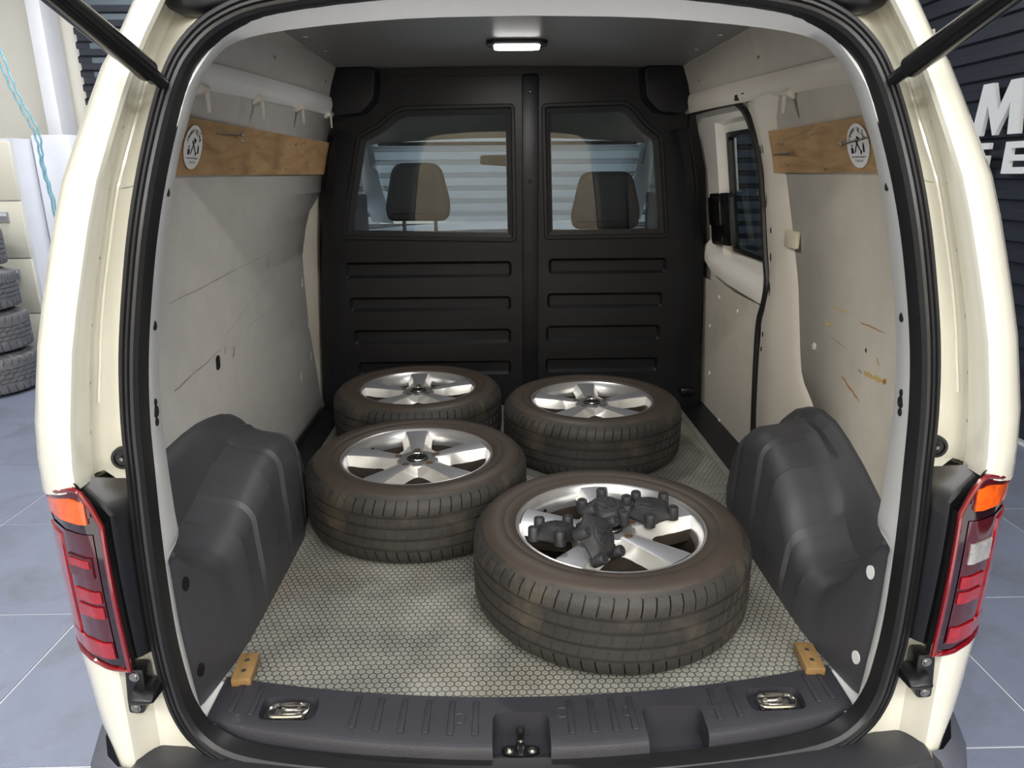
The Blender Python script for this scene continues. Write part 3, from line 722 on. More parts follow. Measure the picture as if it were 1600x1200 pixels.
def sticker(parent, s, y, z, r):
    n_ = (wpt(s, y, z + .03, 0) - wpt(s, y, z - .03, 0)).normalized(); along = Vector((0, -s * -1, 0)) if s < 0 else Vector((0, -1, 0))
    along = Vector((0, 1, 0)) if s < 0 else Vector((0, -1, 0))
    nn = along.cross(n_).normalized()
    O = wpt(s, y, z, .0140)
    if nn.x * s > 0: nn = -nn
    M = quad_frame(O + nn * .001, along, n_, nn)
    d = MB().prism([(r * math.cos(a_), r * math.sin(a_)) for a_ in np.linspace(0, 2 * PI, 33)[:-1]], lambda a_, b_: M @ Vector((a_, b_, 0)), lambda a_, b_: M @ Vector((a_, b_, .0012))).build('sticker', STK, parent)
    ink = MB()
    txt = 'Hammer og Sag'
    for i, ch in enumerate(txt):
        if ch == ' ': continue
        V, F = text_mb(ch, .0165); a_ = math.radians(152 - i * 124 / (len(txt) - 1))
        K = M @ Matrix.Translation((.78 * r * math.cos(a_), .78 * r * math.sin(a_), .0018)) @ Matrix.Rotation(a_ - PI / 2, 4, 'Z')
        ink.add([K @ v for v in V], F)
    for t_, sz, yy in (('www.hammerogsag.no', .0068, -.48), ('T 90 50 40', .0075, -.68)):
        V, F = text_mb(t_, sz); K = M @ Matrix.Translation((0, yy * r, .0018)); ink.add([K @ v for v in V], F)
    # crossed hammer and saw, two small tool marks
    def bar(x0, y0, x1, y1, w0, w1):
        d_ = Vector((x1 - x0, y1 - y0)).normalized(); p_ = Vector((-d_.y, d_.x))
        ink.add([M @ Vector((x0 + p_.x * w0, y0 + p_.y * w0, .0018)), M @ Vector((x0 - p_.x * w0, y0 - p_.y * w0, .0018)), M @ Vector((x1 - p_.x * w1, y1 - p_.y * w1, .0018)), M @ Vector((x1 + p_.x * w1, y1 + p_.y * w1, .0018))], [(0, 1, 2, 3)])
    bar(-.30 * r, -.30 * r, .10 * r, .32 * r, .045 * r, .035 * r); bar(-.02 * r, .40 * r, .22 * r, .26 * r, .06 * r, .09 * r)
    bar(.30 * r, -.30 * r, -.16 * r, .30 * r, .03 * r, .07 * r); bar(.24 * r, -.36 * r, .36 * r, -.22 * r, .06 * r, .06 * r)
    bar(-.62 * r, -.2 * r, -.40 * r, -.2 * r, .13 * r, .13 * r); bar(-.56 * r, .02 * r, -.46 * r, .02 * r, .05 * r, .05 * r)
    bar(.46 * r, -.12 * r, .62 * r, -.12 * r, .16 * r, .16 * r); bar(.50 * r, .08 * r, .58 * r, .08 * r, .05 * r, .05 * r)
    ink.build('sticker_print', INK, d, 0)
sticker(pl_l, -1, 1.640, 1.027, .047); sticker(pl_r, 1, 1.578, 1.019, .047)
def long_screw(parent, s, y0, z0, y1, z1):
    a = wpt(s, y0, z0, .015); b = wpt(s, y1, z1, .022); d = (b - a).normalized()
    o = MB().tube([a, a + (b - a) * .5, b - d * .004, b - d * .003, b], [.0018, .002, .0024, .0045, .005], 8).build('screw', NAIL, parent)
long_screw(pl_l, -1, 1.765, 1.062, 1.915, 1.066); long_screw(pl_r, 1, 2.062, 1.012, 1.915, 1.012); long_screw(pl_r, 1, 1.50, 1.036, 1.640, 1.024)
for s, pr_, L in ((-1, pl_l, ((1.95, 1.05), (2.12, 1.07), (2.45, 1.062), (1.9, .985), (2.38, .985), (2.08, .98))), (1, pl_r, ((2.0, 1.04), (1.98, .985), (1.75, .975), (1.8, 1.055)))):
    for y, z in L:
        c = wpt(s, y, z, .0138)
        MB().lathe([(0, .0008), (.0035, .0006), (.0045, 0)], 10, Matrix.Translation(c) @ Matrix.Rotation(-s * PI / 2, 4, 'Y')).build('screw', STEEL, pr_)
# scratches, slots and scuffs on the linings
SCR = mat('grey_scratch', rgb(153, 150, 145), .7); RUST = mat('rust_scratch', rgb(178, 118, 58), .7); OCH = mat('ochre_scuff', rgb(196, 172, 112), .7); CHIP = mat('pale_chip', rgb(226, 222, 210), .7)
def scuff(parent, m, s, y0, z0, y1, z1, w0, w1, name='scratch', n=6):
    A = []; B = []
    for k in range(n + 1):
        t = k / n; y = y0 + (y1 - y0) * t; z = z0 + (z1 - z0) * t + random.uniform(-1, 1) * .002; w_ = (w0 + (w1 - w0) * t) * (.5 + random.random() * .8) * math.sin(PI * (.08 + .84 * t)) ** .4
        dy, dz = y1 - y0, z1 - z0; L = math.hypot(dy, dz); ny, nz = -dz / L, dy / L
        A.append(wpt(s, y + ny * w_, z + nz * w_, .0048)); B.append(wpt(s, y - ny * w_, z - nz * w_, .0048))
    MB().loft([A, B]).build(name, m, parent, 0)
scuff(lining_l, SCR, -1, 1.53, .703, 2.40, .745, .0016, .001, n=20); scuff(lining_l, SCR, -1, 1.52, .508, 1.80, .535, .003, .001, n=10)
scuff(lining_l, SCR, -1, 1.83, .56, 2.3, .68, .0008, .001, n=12); scuff(lining_l, SCR, -1, 2.0, .55, 2.55, .58, .001, .0008, n=12)
for y, z in ((2.605, .593), (2.676, .424), (2.70, .29), (2.55, .25)): scuff(lining_l, CHIP, -1, y, z - .02, y + .004, z + .016, .007, .004, 'chip')
sl = MB().prism(round_poly([(-.013, -.017), (.013, -.017), (.013, .021), (-.013, .021)], .011), lambda a_, b_: wpt(-1, 1.777 + a_, .504 + b_, .0052), lambda a_, b_: wpt(-1, 1.777 + a_, .504 + b_, -.006)).build('slot', MATTE, lining_l)
scuff(lining_l, MATTE, -1, 1.885, .492, 1.895, .52, .003, .002, 'mark'); scuff(lining_l, SCR, -1, 1.825, .518, 1.835, .535, .005, .003, 'mark')
for m_, a_ in ((RUST, (1.640, .489, 1.546, .454, .0026, .0022)), (OCH, (1.535, .527, 1.455, .530, .007, .005)), (RUST, (1.455, .531, 1.44, .534, .006, .005)), (RUST, (1.57, .638, 1.465, .636, .0016, .001)), (OCH, (1.70, .646, 1.63, .648, .002, .002)), (SCR, (1.71, .573, 1.62, .56, .0016, .001)), (OCH, (1.485, .575, 1.475, .558, .005, .003)), (OCH, (1.74, .60, 1.71, .60, .005, .004)), (MATTE, (1.537, .585, 1.533, .575, .003, .002)), (SCR, (1.56, .529, 1.545, .522, .005, .003))):
    scuff(lining_r, m_, 1, *a_, n=8)
MB().lathe([(0, .005), (.008, .004), (.011, 0)], 14, Matrix.Translation(wpt(1, 1.80, .525, .004)) @ Matrix.Rotation(-PI / 2, 4, 'Y')).build('rivet', HARDR, lining_r)

# --- sliding door ---
SD = empty('sliding_door', (0, 0, 0)); SD.parent = VAN; SD.matrix_parent_inverse = Matrix.Translation(-VAN.location)
def dpt(y, z, off): return Vector((wx(z) + off, y, z))
rows = []
ys_ = np.linspace(2.12, 3.02, 3)
zz_ = [-.05, .2, .4, .55, .60, .655]
DO = .045
def door_patch(y0, y1, z0, z1, o0, o1, m, name, nz=6):
    return MB().loft([[dpt(y0, z, o0 + (o1 - o0) * 0), dpt(y1, z, o0)] for z in np.linspace(z0, z1, nz)]).build(name, m, SD, 30)
DPAINT = mat('white_door_paint', rgb(232, 229, 220), .28, var=.02, coat=.4)
wy0, wy1, wz0, wz1 = 2.20, 2.70, .672, 1.105
outer = [(2.10, -.05), (3.02, -.05), (3.02, 1.24), (2.10, 1.24)]
mb = MB()
# ring of panels around the window with a stepped reveal
for y0, y1, z0, z1 in ((2.10, 3.25, -.05, wz0 - .04), (2.10, 3.25, wz1 + .035, 1.24), (wy1 + .045, 3.25, wz0 - .04, wz1 + .035), (2.10, wy0 - .04, wz0 - .04, wz1 + .035)):
    nz = 10
    mb.loft([[dpt(y0, z, DO), dpt((y0 + y1) / 2, z, DO), dpt(y1, z, DO)] for z in np.linspace(z0, z1, nz)])
win = [(wy0, wz0), (wy1, wz0 + .005), (wy1 + .005, wz1), (wy0, wz1)]
def ring(p0, o0, p1, o1):
    n = len(p0); V = [dpt(y, z, o0) for y, z in p0] + [dpt(y, z, o1) for y, z in p1]
    mb.add(V, [(i, (i + 1) % n, n + (i + 1) % n, n + i) for i in range(n)])
op = [(wy0 - .04, wz0 - .04), (wy1 + .045, wz0 - .04), (wy1 + .045, wz1 + .035), (wy0 - .04, wz1 + .035)]
mid = [(wy0 - .03, wz0 - .03), (wy1 + .03, wz0 - .03), (wy1 + .03, wz1 + .025), (wy0 - .03, wz1 + .025)]
ring(op, DO, mid, DO + .025); ring(mid, DO + .025, win, DO + .03)
mb.build('door_skin', DPAINT, SD, 25)
# lower ledge under the window and lining
rows = []
for y, dz in ((2.15, 0), (2.30, .0), (2.60, .012), (2.80, .03), (2.92, .07)):
    rows.append([dpt(y, .548 + dz, -.0 + DO), dpt(y, .556 + dz, .015), dpt(y, .585 + dz, .012), dpt(y, .615 + dz, .022), dpt(y, .635 + dz, DO + .001)])
MB().loft(rows).build('ledge', DPAINT, SD, 60)
ld = MB().loft([[dpt(2.15, z, .022), dpt(2.5, z, .022), dpt(3.05, z, .022)] for z in (-.04, .05, .2, .4, .53, .548)]).build('door_lining', HARDR, SD, 30)
ld['label'] = 'grey hardboard lining low on the sliding door'
for y, z in ((2.72, .50), (2.50, .485), (2.84, .36), (2.84, .16), (2.70, -.0), (2.40, -.0)):
    MB().lathe([(0, .004), (.007, .003), (.009, 0)], 12, Matrix.Translation(dpt(y, z, .022)) @ Matrix.Rotation(-PI / 2, 4, 'Y')).build('rivet', WHITE, SD)
# window: frame and pane
g0 = round_poly(win, .02); g1 = round_poly(inset(win, .022), .015); n = len(g0)
mbg = MB(); mbg.loft([[dpt(y, z, DO + .034) for y, z in g0] , [dpt(y, z, DO + .018) for y, z in inset(g0, .003)], [dpt(y, z, DO + .018) for y, z in inset(g1, -.004)], [dpt(y, z, DO + .036) for y, z in g1]], True)
mbg.build('window_frame', BLACK, SD, 30)
MB().add([dpt(y, z, DO + .030) for y, z in g1], [tuple(range(n))]).build('window_pane', DGLASS, SD, 0)
# handle recess, lever
hr = MB().prism(round_poly([(2.61, .705), (2.86, .69), (2.885, .885), (2.64, .895)], .02), lambda y, z: dpt(y, z, .030), lambda y, z: dpt(y, z, DO + .01)).build('handle_plate', BLACK, SD); bevel(hr, .004)
bevel(MB().prism(round_poly([(2.70, .770), (2.84, .765), (2.855, .872), (2.71, .876)], .012), lambda y, z: dpt(y, z, .016), lambda y, z: dpt(y, z, .034)).build('lever', GLOSSB, hr), .004)
bevel(MB().prism(round_poly([(2.70, .712), (2.76, .712), (2.76, .735), (2.70, .735)], .006), lambda y, z: dpt(y, z, .022), lambda y, z: dpt(y, z, .034)).build('lock_button', BLACK, hr), .002)
# seal around the sliding door aperture
SP = [(2.99, -.06), (3.0, .18), (2.985, .55), (2.975, .9), (2.955, 1.165), (2.80, 1.183), (2.44, 1.178), (2.345, 1.168), (2.275, 1.11), (2.245, .98), (2.205, .72), (2.185, .64), (2.205, .57), (2.243, .50), (2.257, .374), (2.263, .17), (2.268, -.05)]
P = spl([tuple(dpt(y, z, .008)) for y, z in SP], 5)
o = MB().tube(P, .011, 8).build('sliding_door_seal', RUBBER, VAN)

# --- load floor with hexagon print ---
def hex_mat():
    m = bpy.data.materials.new('hexagon_floor'); m.use_nodes = True; N = NT(m); b = N.n['Principled BSDF']
    sep = N.new('ShaderNodeSeparateXYZ'); N.link(N.coord(), sep.inputs[0])
    S = 1 / .0158
    x = N.math('MULTIPLY', sep.outputs[0], S); y = N.math('MULTIPLY', sep.outputs[1], S)
    def cell(ox, oy):
        a = N.math('SUBTRACT', N.math('FLOORED_MODULO', N.math('ADD', x, ox), 1.0), .5)
        c = N.math('SUBTRACT', N.math('FLOORED_MODULO', N.math('ADD', y, oy), 1.7320508), .8660254)
        return a, c
    ax, ay = cell(0, 0); bx, by = cell(.5, .8660254)
    da = N.math('ADD', N.math('MULTIPLY', ax, ax), N.math('MULTIPLY', ay, ay)); db = N.math('ADD', N.math('MULTIPLY', bx, bx), N.math('MULTIPLY', by, by))
    sel = N.math('LESS_THAN', da, db)
    def pick(p_, q_): return N.math('ADD', N.math('MULTIPLY', sel, p_), N.math('MULTIPLY', N.math('SUBTRACT', 1, sel), q_))
    gx = N.math('ABSOLUTE', pick(ax, bx)); gy = N.math('ABSOLUTE', pick(ay, by))
    hd = N.math('MAXIMUM', gx, N.math('ADD', N.math('MULTIPLY', gx, .5), N.math('MULTIPLY', gy, .8660254)))
    rad = N.math('SQRT', N.math('ADD', N.math('MULTIPLY', gx, gx), N.math('MULTIPLY', gy, gy)))
    line = N.ramp(hd, [(.40, (0, 0, 0, 1)), (.455, (1, 1, 1, 1))])
    coin = N.ramp(N.math('ABSOLUTE', N.math('SUBTRACT', rad, .29)), [(.0, (1, 1, 1, 1)), (.05, (0, 0, 0, 1))])
    wear = N.noise(3.5, 6, .65, N.coord()); stain = N.noise(1.6, 4, .6, N.coord())
    base = N.ramp(wear, [(.3, rgb(90, 90, 85)), (.52, rgb(124, 123, 115)), (.75, rgb(156, 155, 146))])
    base = N.mix(N.ramp(stain, [(.50, (0, 0, 0, 1)), (.68, (.55, .55, .55, 1))]), base, rgb(124, 112, 84))
    base = N.mix(N.math('MULTIPLY', coin, .22), base, rgb(225, 225, 215))
    c = N.mix(N.math('MULTIPLY', line, N.ramp(wear, [(.3, (1, 1, 1, 1)), (.8, (.6, .6, .6, 1))])), base, rgb(46, 46, 44))
    N.link(c, b.inputs['Base Color']); b.inputs['Roughness'].default_value = .5
    hgt = N.math('SUBTRACT', N.math('MULTIPLY', coin, .4), line)
    bn = N.new('ShaderNodeBump'); bn.inputs['Strength'].default_value = .5; bn.inputs['Distance'].default_value = .0015; N.link(hgt, bn.inputs['Height']); N.link(bn.outputs[0], b.inputs['Normal'])
    return m
HEX = hex_mat()
def fedge(x): return 1.122 + .072 * (x / .6) ** 2
xs = np.linspace(-.70, .70, 29)
mb = MB(); mb.loft([[(x, max(1.115, fedge(x)), 0) for x in xs], [(x, 1.5, 0) for x in xs], [(x, 2.0, 0) for x in xs], [(x, 2.93, 0) for x in xs]])
lf = mb.build('load_floor', HEX, VAN); lf['label'] = 'worn grey load floor printed with small hexagons'
for s in (-1, 1): MB().box(min(s * .585, s * .72), max(s * .585, s * .72), 1.075, 1.30, -.06, -.003).build('sill_plate', WHITE, VAN)
ALU = mat('floor_edge_strip', rgb(128, 128, 122), .5, .3, var=.1, vscale=30)
for s in (-1, 1):
    MB().box(min(s * .70, s * .86), max(s * .70, s * .86), 1.2, 2.96, -.03, -.004).build('floor_skin', BULK, VAN)
    bevel(MB().box(min(s * .692, s * .716), max(s * .692, s * .716), 2.0, 2.93, -.004, .004).build('floor_strip', ALU, VAN), .002)
# plain seam with cable tray between the wheel arches (right)
MB().box(-.69, .69, 2.015, 2.085, .0005, .0022).build('floor_seam', mat('seam_board', rgb(112, 112, 106), .55, var=.15, vscale=20), VAN)
tr = MB().box(.44, .585, 1.87, 1.99, -.0, .012).build('recess_tray', BLACK, VAN); cut(tr, [MB().box(.455, .57, 1.885, 1.975, .003, .03)]); bevel(tr, .003)

# --- sill cover ---
rows = []
xs = np.linspace(-.605, .605, 49)
for x in xs:
    yi = fedge(x) + .012; yo = 1.006 + .082 * (x / .6) ** 2
    e = max(0, abs(x) - .57) / .035
    rows.append([(x, yi + .004, -.05), (x, yi, .002), (x, yi - .006, .007), (x, yo + .07, .007), (x, yo + .012, .0045), (x, yo + .003, .000), (x, yo - .002, -.008), (x, yo - .006, -.034), (x, yo - .010, -.06), (x, yo + .02, -.075)])
mb = MB(); mb.loft(rows, True, True)
sill = mb.build('sill_cover', SILL, VAN)
def pocket(x0, x1, y1):
    a = round_poly([(x0, .95), (x1, .95), (x1, y1), (x0, y1)], .022, 5)
    i_ = inset(a, .006); k = MB(); n = len(a)
    k.prism(a, lambda x, y: (x, y, .03), lambda x, y: (x + (.003 if x < (x0 + x1) / 2 else -.003), y - .006, -.044))
    return k
recL = MB().prism(round_poly([(-.515, 1.082), (-.398, 1.077), (-.398, 1.140), (-.515, 1.145)], .022, 5), lambda x, y: (x, y, .03), lambda x, y: (-.4565 + (x + .4565) * .86, 1.111 + (y - 1.111) * .86, -.012))
recR = MB().prism(round_poly([(.405, 1.077), (.522, 1.082), (.522, 1.145), (.405, 1.140)], .022, 5), lambda x, y: (x, y, .03), lambda x, y: (.4635 + (x - .4635) * .86, 1.111 + (y - 1.111) * .86, -.012))
cut(sill, [pocket(-.075, .031, 1.090), pocket(.203, .316, 1.099), recL, recR]); sill['label'] = 'dark grey plastic cover along the loading sill'
# ribs pressed on the sill
for x in (-.565, -.525, -.33, -.285, -.24, -.195, -.15, -.105, .07, .11, .15, .185, .345, .385, .545, .575):
    yo = 1.006 + .082 * (x / .6) ** 2; y1 = fedge(x) - .006
    bevel(MB().box(x - .006, x + .006, yo + .026, y1, .004, .0092).build('rib', SILL, sill), .0022, 2)
for x, y in ((-.135, 1.075), (.055, 1.085), (.18, 1.085), (.345, 1.10)):
    MB().lathe([(.011, .0072), (.0118, .0082), (.0126, .0072)], 20, Matrix.Translation((x, y, 0))).build('cap', SILL, sill)
# tie-down rings
for s, cx in ((-1, -.4565), (1, .4635)):
    c = Vector((cx, 1.111, 0))
    td = bevel(MB().box(-.030, .030, -.014, .016, -.012, -.006, Matrix.Translation(c)).build('tie_down', CHROME, VAN), .003)
    P = [c + Vector((x, y, z)) for x, y, z in ((-.026, .012, .004), (.026, .012, .004), (.034, .006, .004), (.036, -.006, .005), (.030, -.019, .007), (.02, -.022, .007), (-.02, -.022, .007), (-.030, -.019, .007), (-.036, -.006, .005), (-.034, .006, .004))]
    PP = spl([tuple(p_) for p_ in P] + [tuple(P[0])], 4)[:-1]
    MB().tube(PP, .0036, 8, closed=True).build('ring', CHROME, td)
    bevel(MB().box(-.022, .022, .004, .018, -.006, .009, Matrix.Translation(c)).build('clamp', CHROME, td), .004)
    for dx in (-.018, .018):
        MB().lathe([(0, .0055), (.004, .0055), (.006, .002), (.0085, .001), (.009, -.002)], 14, Matrix.Translation(c + Vector((dx, -.006, -.006)))).build('bolt', STEEL, td)
# latch striker in the middle pocket
c = Vector((-.023, 1.055, -.044))
sk = bevel(MB().prism(round_poly([(-.034, -.008), (-.018, -.014), (.018, -.014), (.034, -.008), (.034, .008), (.018, .012), (-.018, .012), (-.034, .008)], .005), lambda x, y: (c.x + x, c.y + y - .008, c.z), lambda x, y: (c.x + x, c.y + y - .008, c.z + .004)).build('latch_striker', BLACK, VAN), .001)
MB().tube([c + Vector((0, -.012, 0)), c + Vector((0, -.012, .022)), c + Vector((0, -.010, .026)), c + Vector((0, -.009, .028))], [.006, .006, .0065, .002], 14).build('pin', CHROME, sk)
bevel(MB().box(-.0075, .0075, .004, .010, 0, .040, Matrix.Translation(c)).build('catch_plate', BLACK, sk), .002)
for dx in (-.021, .021):
    MB().lathe([(0, .004), (.0035, .004), (.005, .002), (.008, .001), (.0085, -.002)], 14, Matrix.Translation(c + Vector((dx, -.010, .004)))).build('bolt', STEEL, sk)

# --- wood blocks screwed to the floor ---
WOOD = mat('varnished_wood', rgb(132, 104, 64), .5, var=.2, vscale=9, stretch=(8, 1, 8), coat=.2)
for s in (-1, 1):
    M = Matrix.Translation((s * .572, 1.215, .002)) @ Matrix.Rotation(s * .10 * -1, 4, 'Z')
    b_ = bevel(MB().box(-.019, .019, -.041, .041, 0, .020, M).build('wood_block', WOOD, VAN), .002)
    b_['label'] = 'small varnished wood block in the %s corner of the load floor' % ('left' if s < 0 else 'right')
    for dy in (-.015, .017):
        MB().lathe([(0, .001), (.0025, .0005), (.0048, .001), (.005, -.001)], 12, M @ Matrix.Translation((0, dy, .020))).build('screw', STEEL, b_)

# --- wheel arch covers ---
AR = {1: dict(rim=[(1.118, .345), (1.16, .33), (1.2, .27), (1.25, .215), (1.30, .195), (1.364, .222), (1.43, .270), (1.505, .312), (1.58, .345), (1.654, .368), (1.73, .372), (1.808, .355), (1.88, .325), (1.948, .28), (1.99, .243), (2.04, .15), (2.07, .02)],
              top=[(1.118, .328), (1.15, .315), (1.19, .26), (1.24, .185), (1.30, .135), (1.36, .125), (1.41, .140), (1.46, .185), (1.502, .232), (1.57, .285), (1.644, .315), (1.72, .318), (1.80, .302), (1.88, .25), (1.94, .18), (1.99, .10), (2.03, .01)]),
      -1: dict(rim=[(1.118, .36), (1.25, .375), (1.364, .388), (1.43, .394), (1.54, .398), (1.62, .395), (1.69, .385), (1.77, .368), (1.836, .345), (1.90, .31), (1.968, .255), (2.01, .19), (2.05, .10), (2.07, .02)],
               top=[(1.118, .328), (1.15, .318), (1.19, .280), (1.25, .245), (1.31, .235), (1.357, .243), (1.451, .270), (1.56, .300), (1.64, .312), (1.70, .312), (1.78, .302), (1.85, .285), (1.90, .24), (1.95, .17), (1.99, .10), (2.03, .01)])}
for s in (-1, 1):
    A = AR[s]; rows = []
    BANDS = ((1.37, 1.45), (1.565, 1.66), (1.79, 1.86))
    for y in sorted(list(np.linspace(1.118, 2.06, 80)) + [b_ + e_ for bb_ in BANDS for b_ in bb_ for e_ in (-.0045, .0045)]):
        zr = ip(y, *zip(*A['rim'])); zt = max(.004, ip(y, *zip(*A['top'])))
        band = 1 if any(p_ + .004 < y < q_ - .004 for p_, q_ in BANDS) else 0
        dd = .009 * (1 - band)
        xb = ip(y, [1.118, 1.124, 1.14, 1.18, 1.25, 1.32, 1.5, 1.78, 1.84, 1.90, 1.95, 2.0, 2.06], [.640, .632, .626, .619, .608, .602, .600, .601, .614, .622, .63, .655, .74])
        xo = wx(zt)
        dd *= ip(y, [1.30, 1.36], [0, 1]); row = [(xb, 0)]
        fr = min(.055, zt * .6) * ip(y, [1.118, 1.2, 1.32], [.25, .6, 1])
        for k in range(5): row.append((xb - dd * min(1, k / 2) + .012 * k / 4, (zt - fr) * k / 4))
        for k in range(1, 7):
            a = PI / 2 * k / 6; row.append((xb + .012 - dd + fr * (1 - math.cos(a)), zt - fr + fr * math.sin(a) + dd * .6 * math.sin(a)))
        x1 = xb + .012 + fr; x2 = max(x1 + .01, wx(zr) - .055)
        row += [(x1 + (x2 - x1) * .5, zt + .006 + dd * .6), (x2 - .004, zt + .016 + dd * .4)]
        row += [(x2 + .004, zt + .020 + .2 * max(0, zr - zt - .02)), (x2 + .022, zr - .028), (wx(zr) - .020, zr - .010), (wx(zr) - .010, zr), (wx(zr) + .004, zr + .003)]
        # the tops may not drop inside the rim line
        rows.append([(s * x, y, max(0, z)) for x, z in row])
    o = MB().loft(rows).build('wheel_arch_cover', PLAST, VAN, 42)
    o['label'] = 'charcoal moulded wheel arch cover on the %s side' % ('left' if s < 0 else 'right')
    # rolled rear edge of the moulding and two fixing holes
    E0 = [(.0, .6365), (.084, .641), (.154, .644), (.247, .646), (.300, .646), (.322, .642), (.333, .630)]
    MB().tube(spl([(s * x, 1.117, z) for z, x in E0], 4), .0055, 8).build('rolled_edge', PLAST, o)
    pn = o
    for y, z in ((1.152, .250), (1.146, .068)):
        xe = ip(y, [1.118, 1.124, 1.14, 1.18], [.640, .632, .626, .619]) - .0005 + .012 * min(1, z / .29)
        MB().prism([(.010 * math.cos(t_), .014 * math.sin(t_)) for t_ in np.linspace(0, 2 * PI, 19)[:-1]], lambda p_, q_: (s * (xe - .001 - p_ * .2), y + p_, z + q_), lambda p_, q_: (s * (xe + .004 - p_ * .2), y + p_, z + q_)).build('panel_hole', WHITE if s > 0 else BULK, pn)

# --- bulkhead ---
BY = 2.93
BO = [(-.815, -.03), (-.805, .15), (-.795, .35), (-.768, .65), (-.765, .85), (-.748, 1.0), (-.715, 1.12), (-.698, 1.22), (-.645, 1.36), (.645, 1.36), (.700, 1.23), (.690, 1.15), (.720, 1.0), (.748, .85), (.790, .65), (.808, .37), (.81, .15), (.815, -.03)]
BH = MB().prism(BO, lambda x, z: (x, BY, z), lambda x, z: (x, BY + .035, z)).build('bulkhead', BULK, VAN)
BH['label'] = 'black plastic bulkhead with two windows behind the seats'
GL = [(.017, 1.225), (-.417, 1.218), (-.465, 1.195), (-.509, 1.158), (-.571, 1.128), (-.599, 1.112), (-.665, .826), (-.683, .715), (.022, .699)]
GR = [(.121, 1.224), (.448, 1.232), (.484, 1.208), (.542, 1.145), (.583, 1.119), (.600, 1.093), (.644, .712), (.136, .708)]
wins = []
for g in (GL, GR):
    a = round_poly(g, .022, 4); wins.append(a)
cuts = []
for a in wins:
    b_ = inset(a, .012); cuts.append(MB().prism(b_, lambda x, z: (x, BY - .05, z), lambda x, z: (x, BY + .09, z)))
ribs = [(-.683, .002, .556, .623), (-.675, -.001, .417, .478), (-.666, -.002, .277, .340), (-.657, -.003, .139, .201), (.153, .642, .566, .631), (.148, .633, .424, .488), (.144, .630, .283, .350), (.142, .626, .145, .208)]
for x0, x1, z0, z1 in ribs:
    a = round_poly([(x0, z0), (x1, z0), (x1, z1), (x0, z1)], .02, 4); cx_, cz_ = (x0 + x1) / 2, (z0 + z1) / 2
    b_ = inset(a, .012)
    k = MB(); n = len(a); d_ = dict(zip(a, b_))
    k.add([(x, BY - .004, z) for x, z in inset(a, -.003)] + [(x, BY + .014, z) for x, z in b_], [tuple(range(n))[::-1], tuple(range(n, 2 * n))] + [(i, (i + 1) % n, n + (i + 1) % n, n + i) for i in range(n)])
    cuts.append(k)
cut(BH, cuts)
for w_ in wins:
    a = w_; b_ = inset(a, .016); c_ = inset(a, .036); n = len(a)
    mb = MB(); mb.loft([[(x, BY + .004, z) for x, z in inset(a, -.004)], [(x, BY - .006, z) for x, z in inset(a, .002)], [(x, BY - .006, z) for x, z in inset(a, .012)], [(x, BY + .010, z) for x, z in b_], [(x, BY + .018, z) for x, z in c_], [(x, BY + .03, z) for x, z in c_]], True)
    mb.build('window_gasket', MATTE, BH, 35)
    MB().add([(x, BY + .017, z) for x, z in inset(a, .014)], [tuple(range(n))]).build('window_pane', GLASS, BH, 0)
# post cover with screws, flanks and top corner boxes
ps = bevel(MB().box(.046, .110, BY - .012, BY + .004, -.02, 1.335).build('post_cover', BULK, BH), .005)
for z in (1.266, .935, .644, .365): MB().lathe([(0, .004), (.004, .004), (.006, .002), (.0075, 0)], 12, Matrix.Translation((.076, BY - .012, z)) @ Matrix.Rotation(PI / 2, 4, 'X')).build('screw', BLACK, ps)
for s in (-1, 1):
    zc = [(-.02, .805), (.15, .80), (.35, .79), (.65, .765 if s < 0 else .785), (.85, .74), (1.0, .712), (1.12, .68)]
    rows = []
    for z, x in zc:
        rows.append([(s * (x + .004), BY + .01, z), (s * (x), BY - .035, z), (s * (x - .035), BY - .040, z), (s * (x - .07 + .02 * (z > .9)), BY - .012, z), (s * (x - .095 + .03 * (z > .9)), BY + .002, z)])
    MB().loft(rows).build('side_column', BULK, BH, 40)
    bx = MB().prism(round_poly([(s * .646, 1.352), (s * .50, 1.345), (s * .515, 1.235), (s * .565, 1.188), (s * .66, 1.178), (s * .690, 1.225)], .015), lambda x, z: (x, BY - .075 + .0 * z, z), lambda x, z: (x + s * -.012, BY + .01, z)).build('corner_box', BULK, BH); bevel(bx, .012, 3)
MB().box(-.64, .64, BY - .012, BY + .005, 1.325, 1.352).build('top_strip', BULK, BH)
for s in (-1, 1): MB().loft([[(s * (wx(z) - .055), BY + .03, z), (s * (wx(z) - .02), BY + .045, z), (s * (wx(z) + .075), BY + .05, z)] for z in (-.05, .2, .5, .8, 1.0, 1.1, 1.2, 1.26)]).build('door_post', MATTE, BH, 40)
# small hook at the lower right
bevel(MB().box(.715, .775, BY - .07, BY - .02, .058, .085).build('floor_bracket', BLACK, BH), .006)

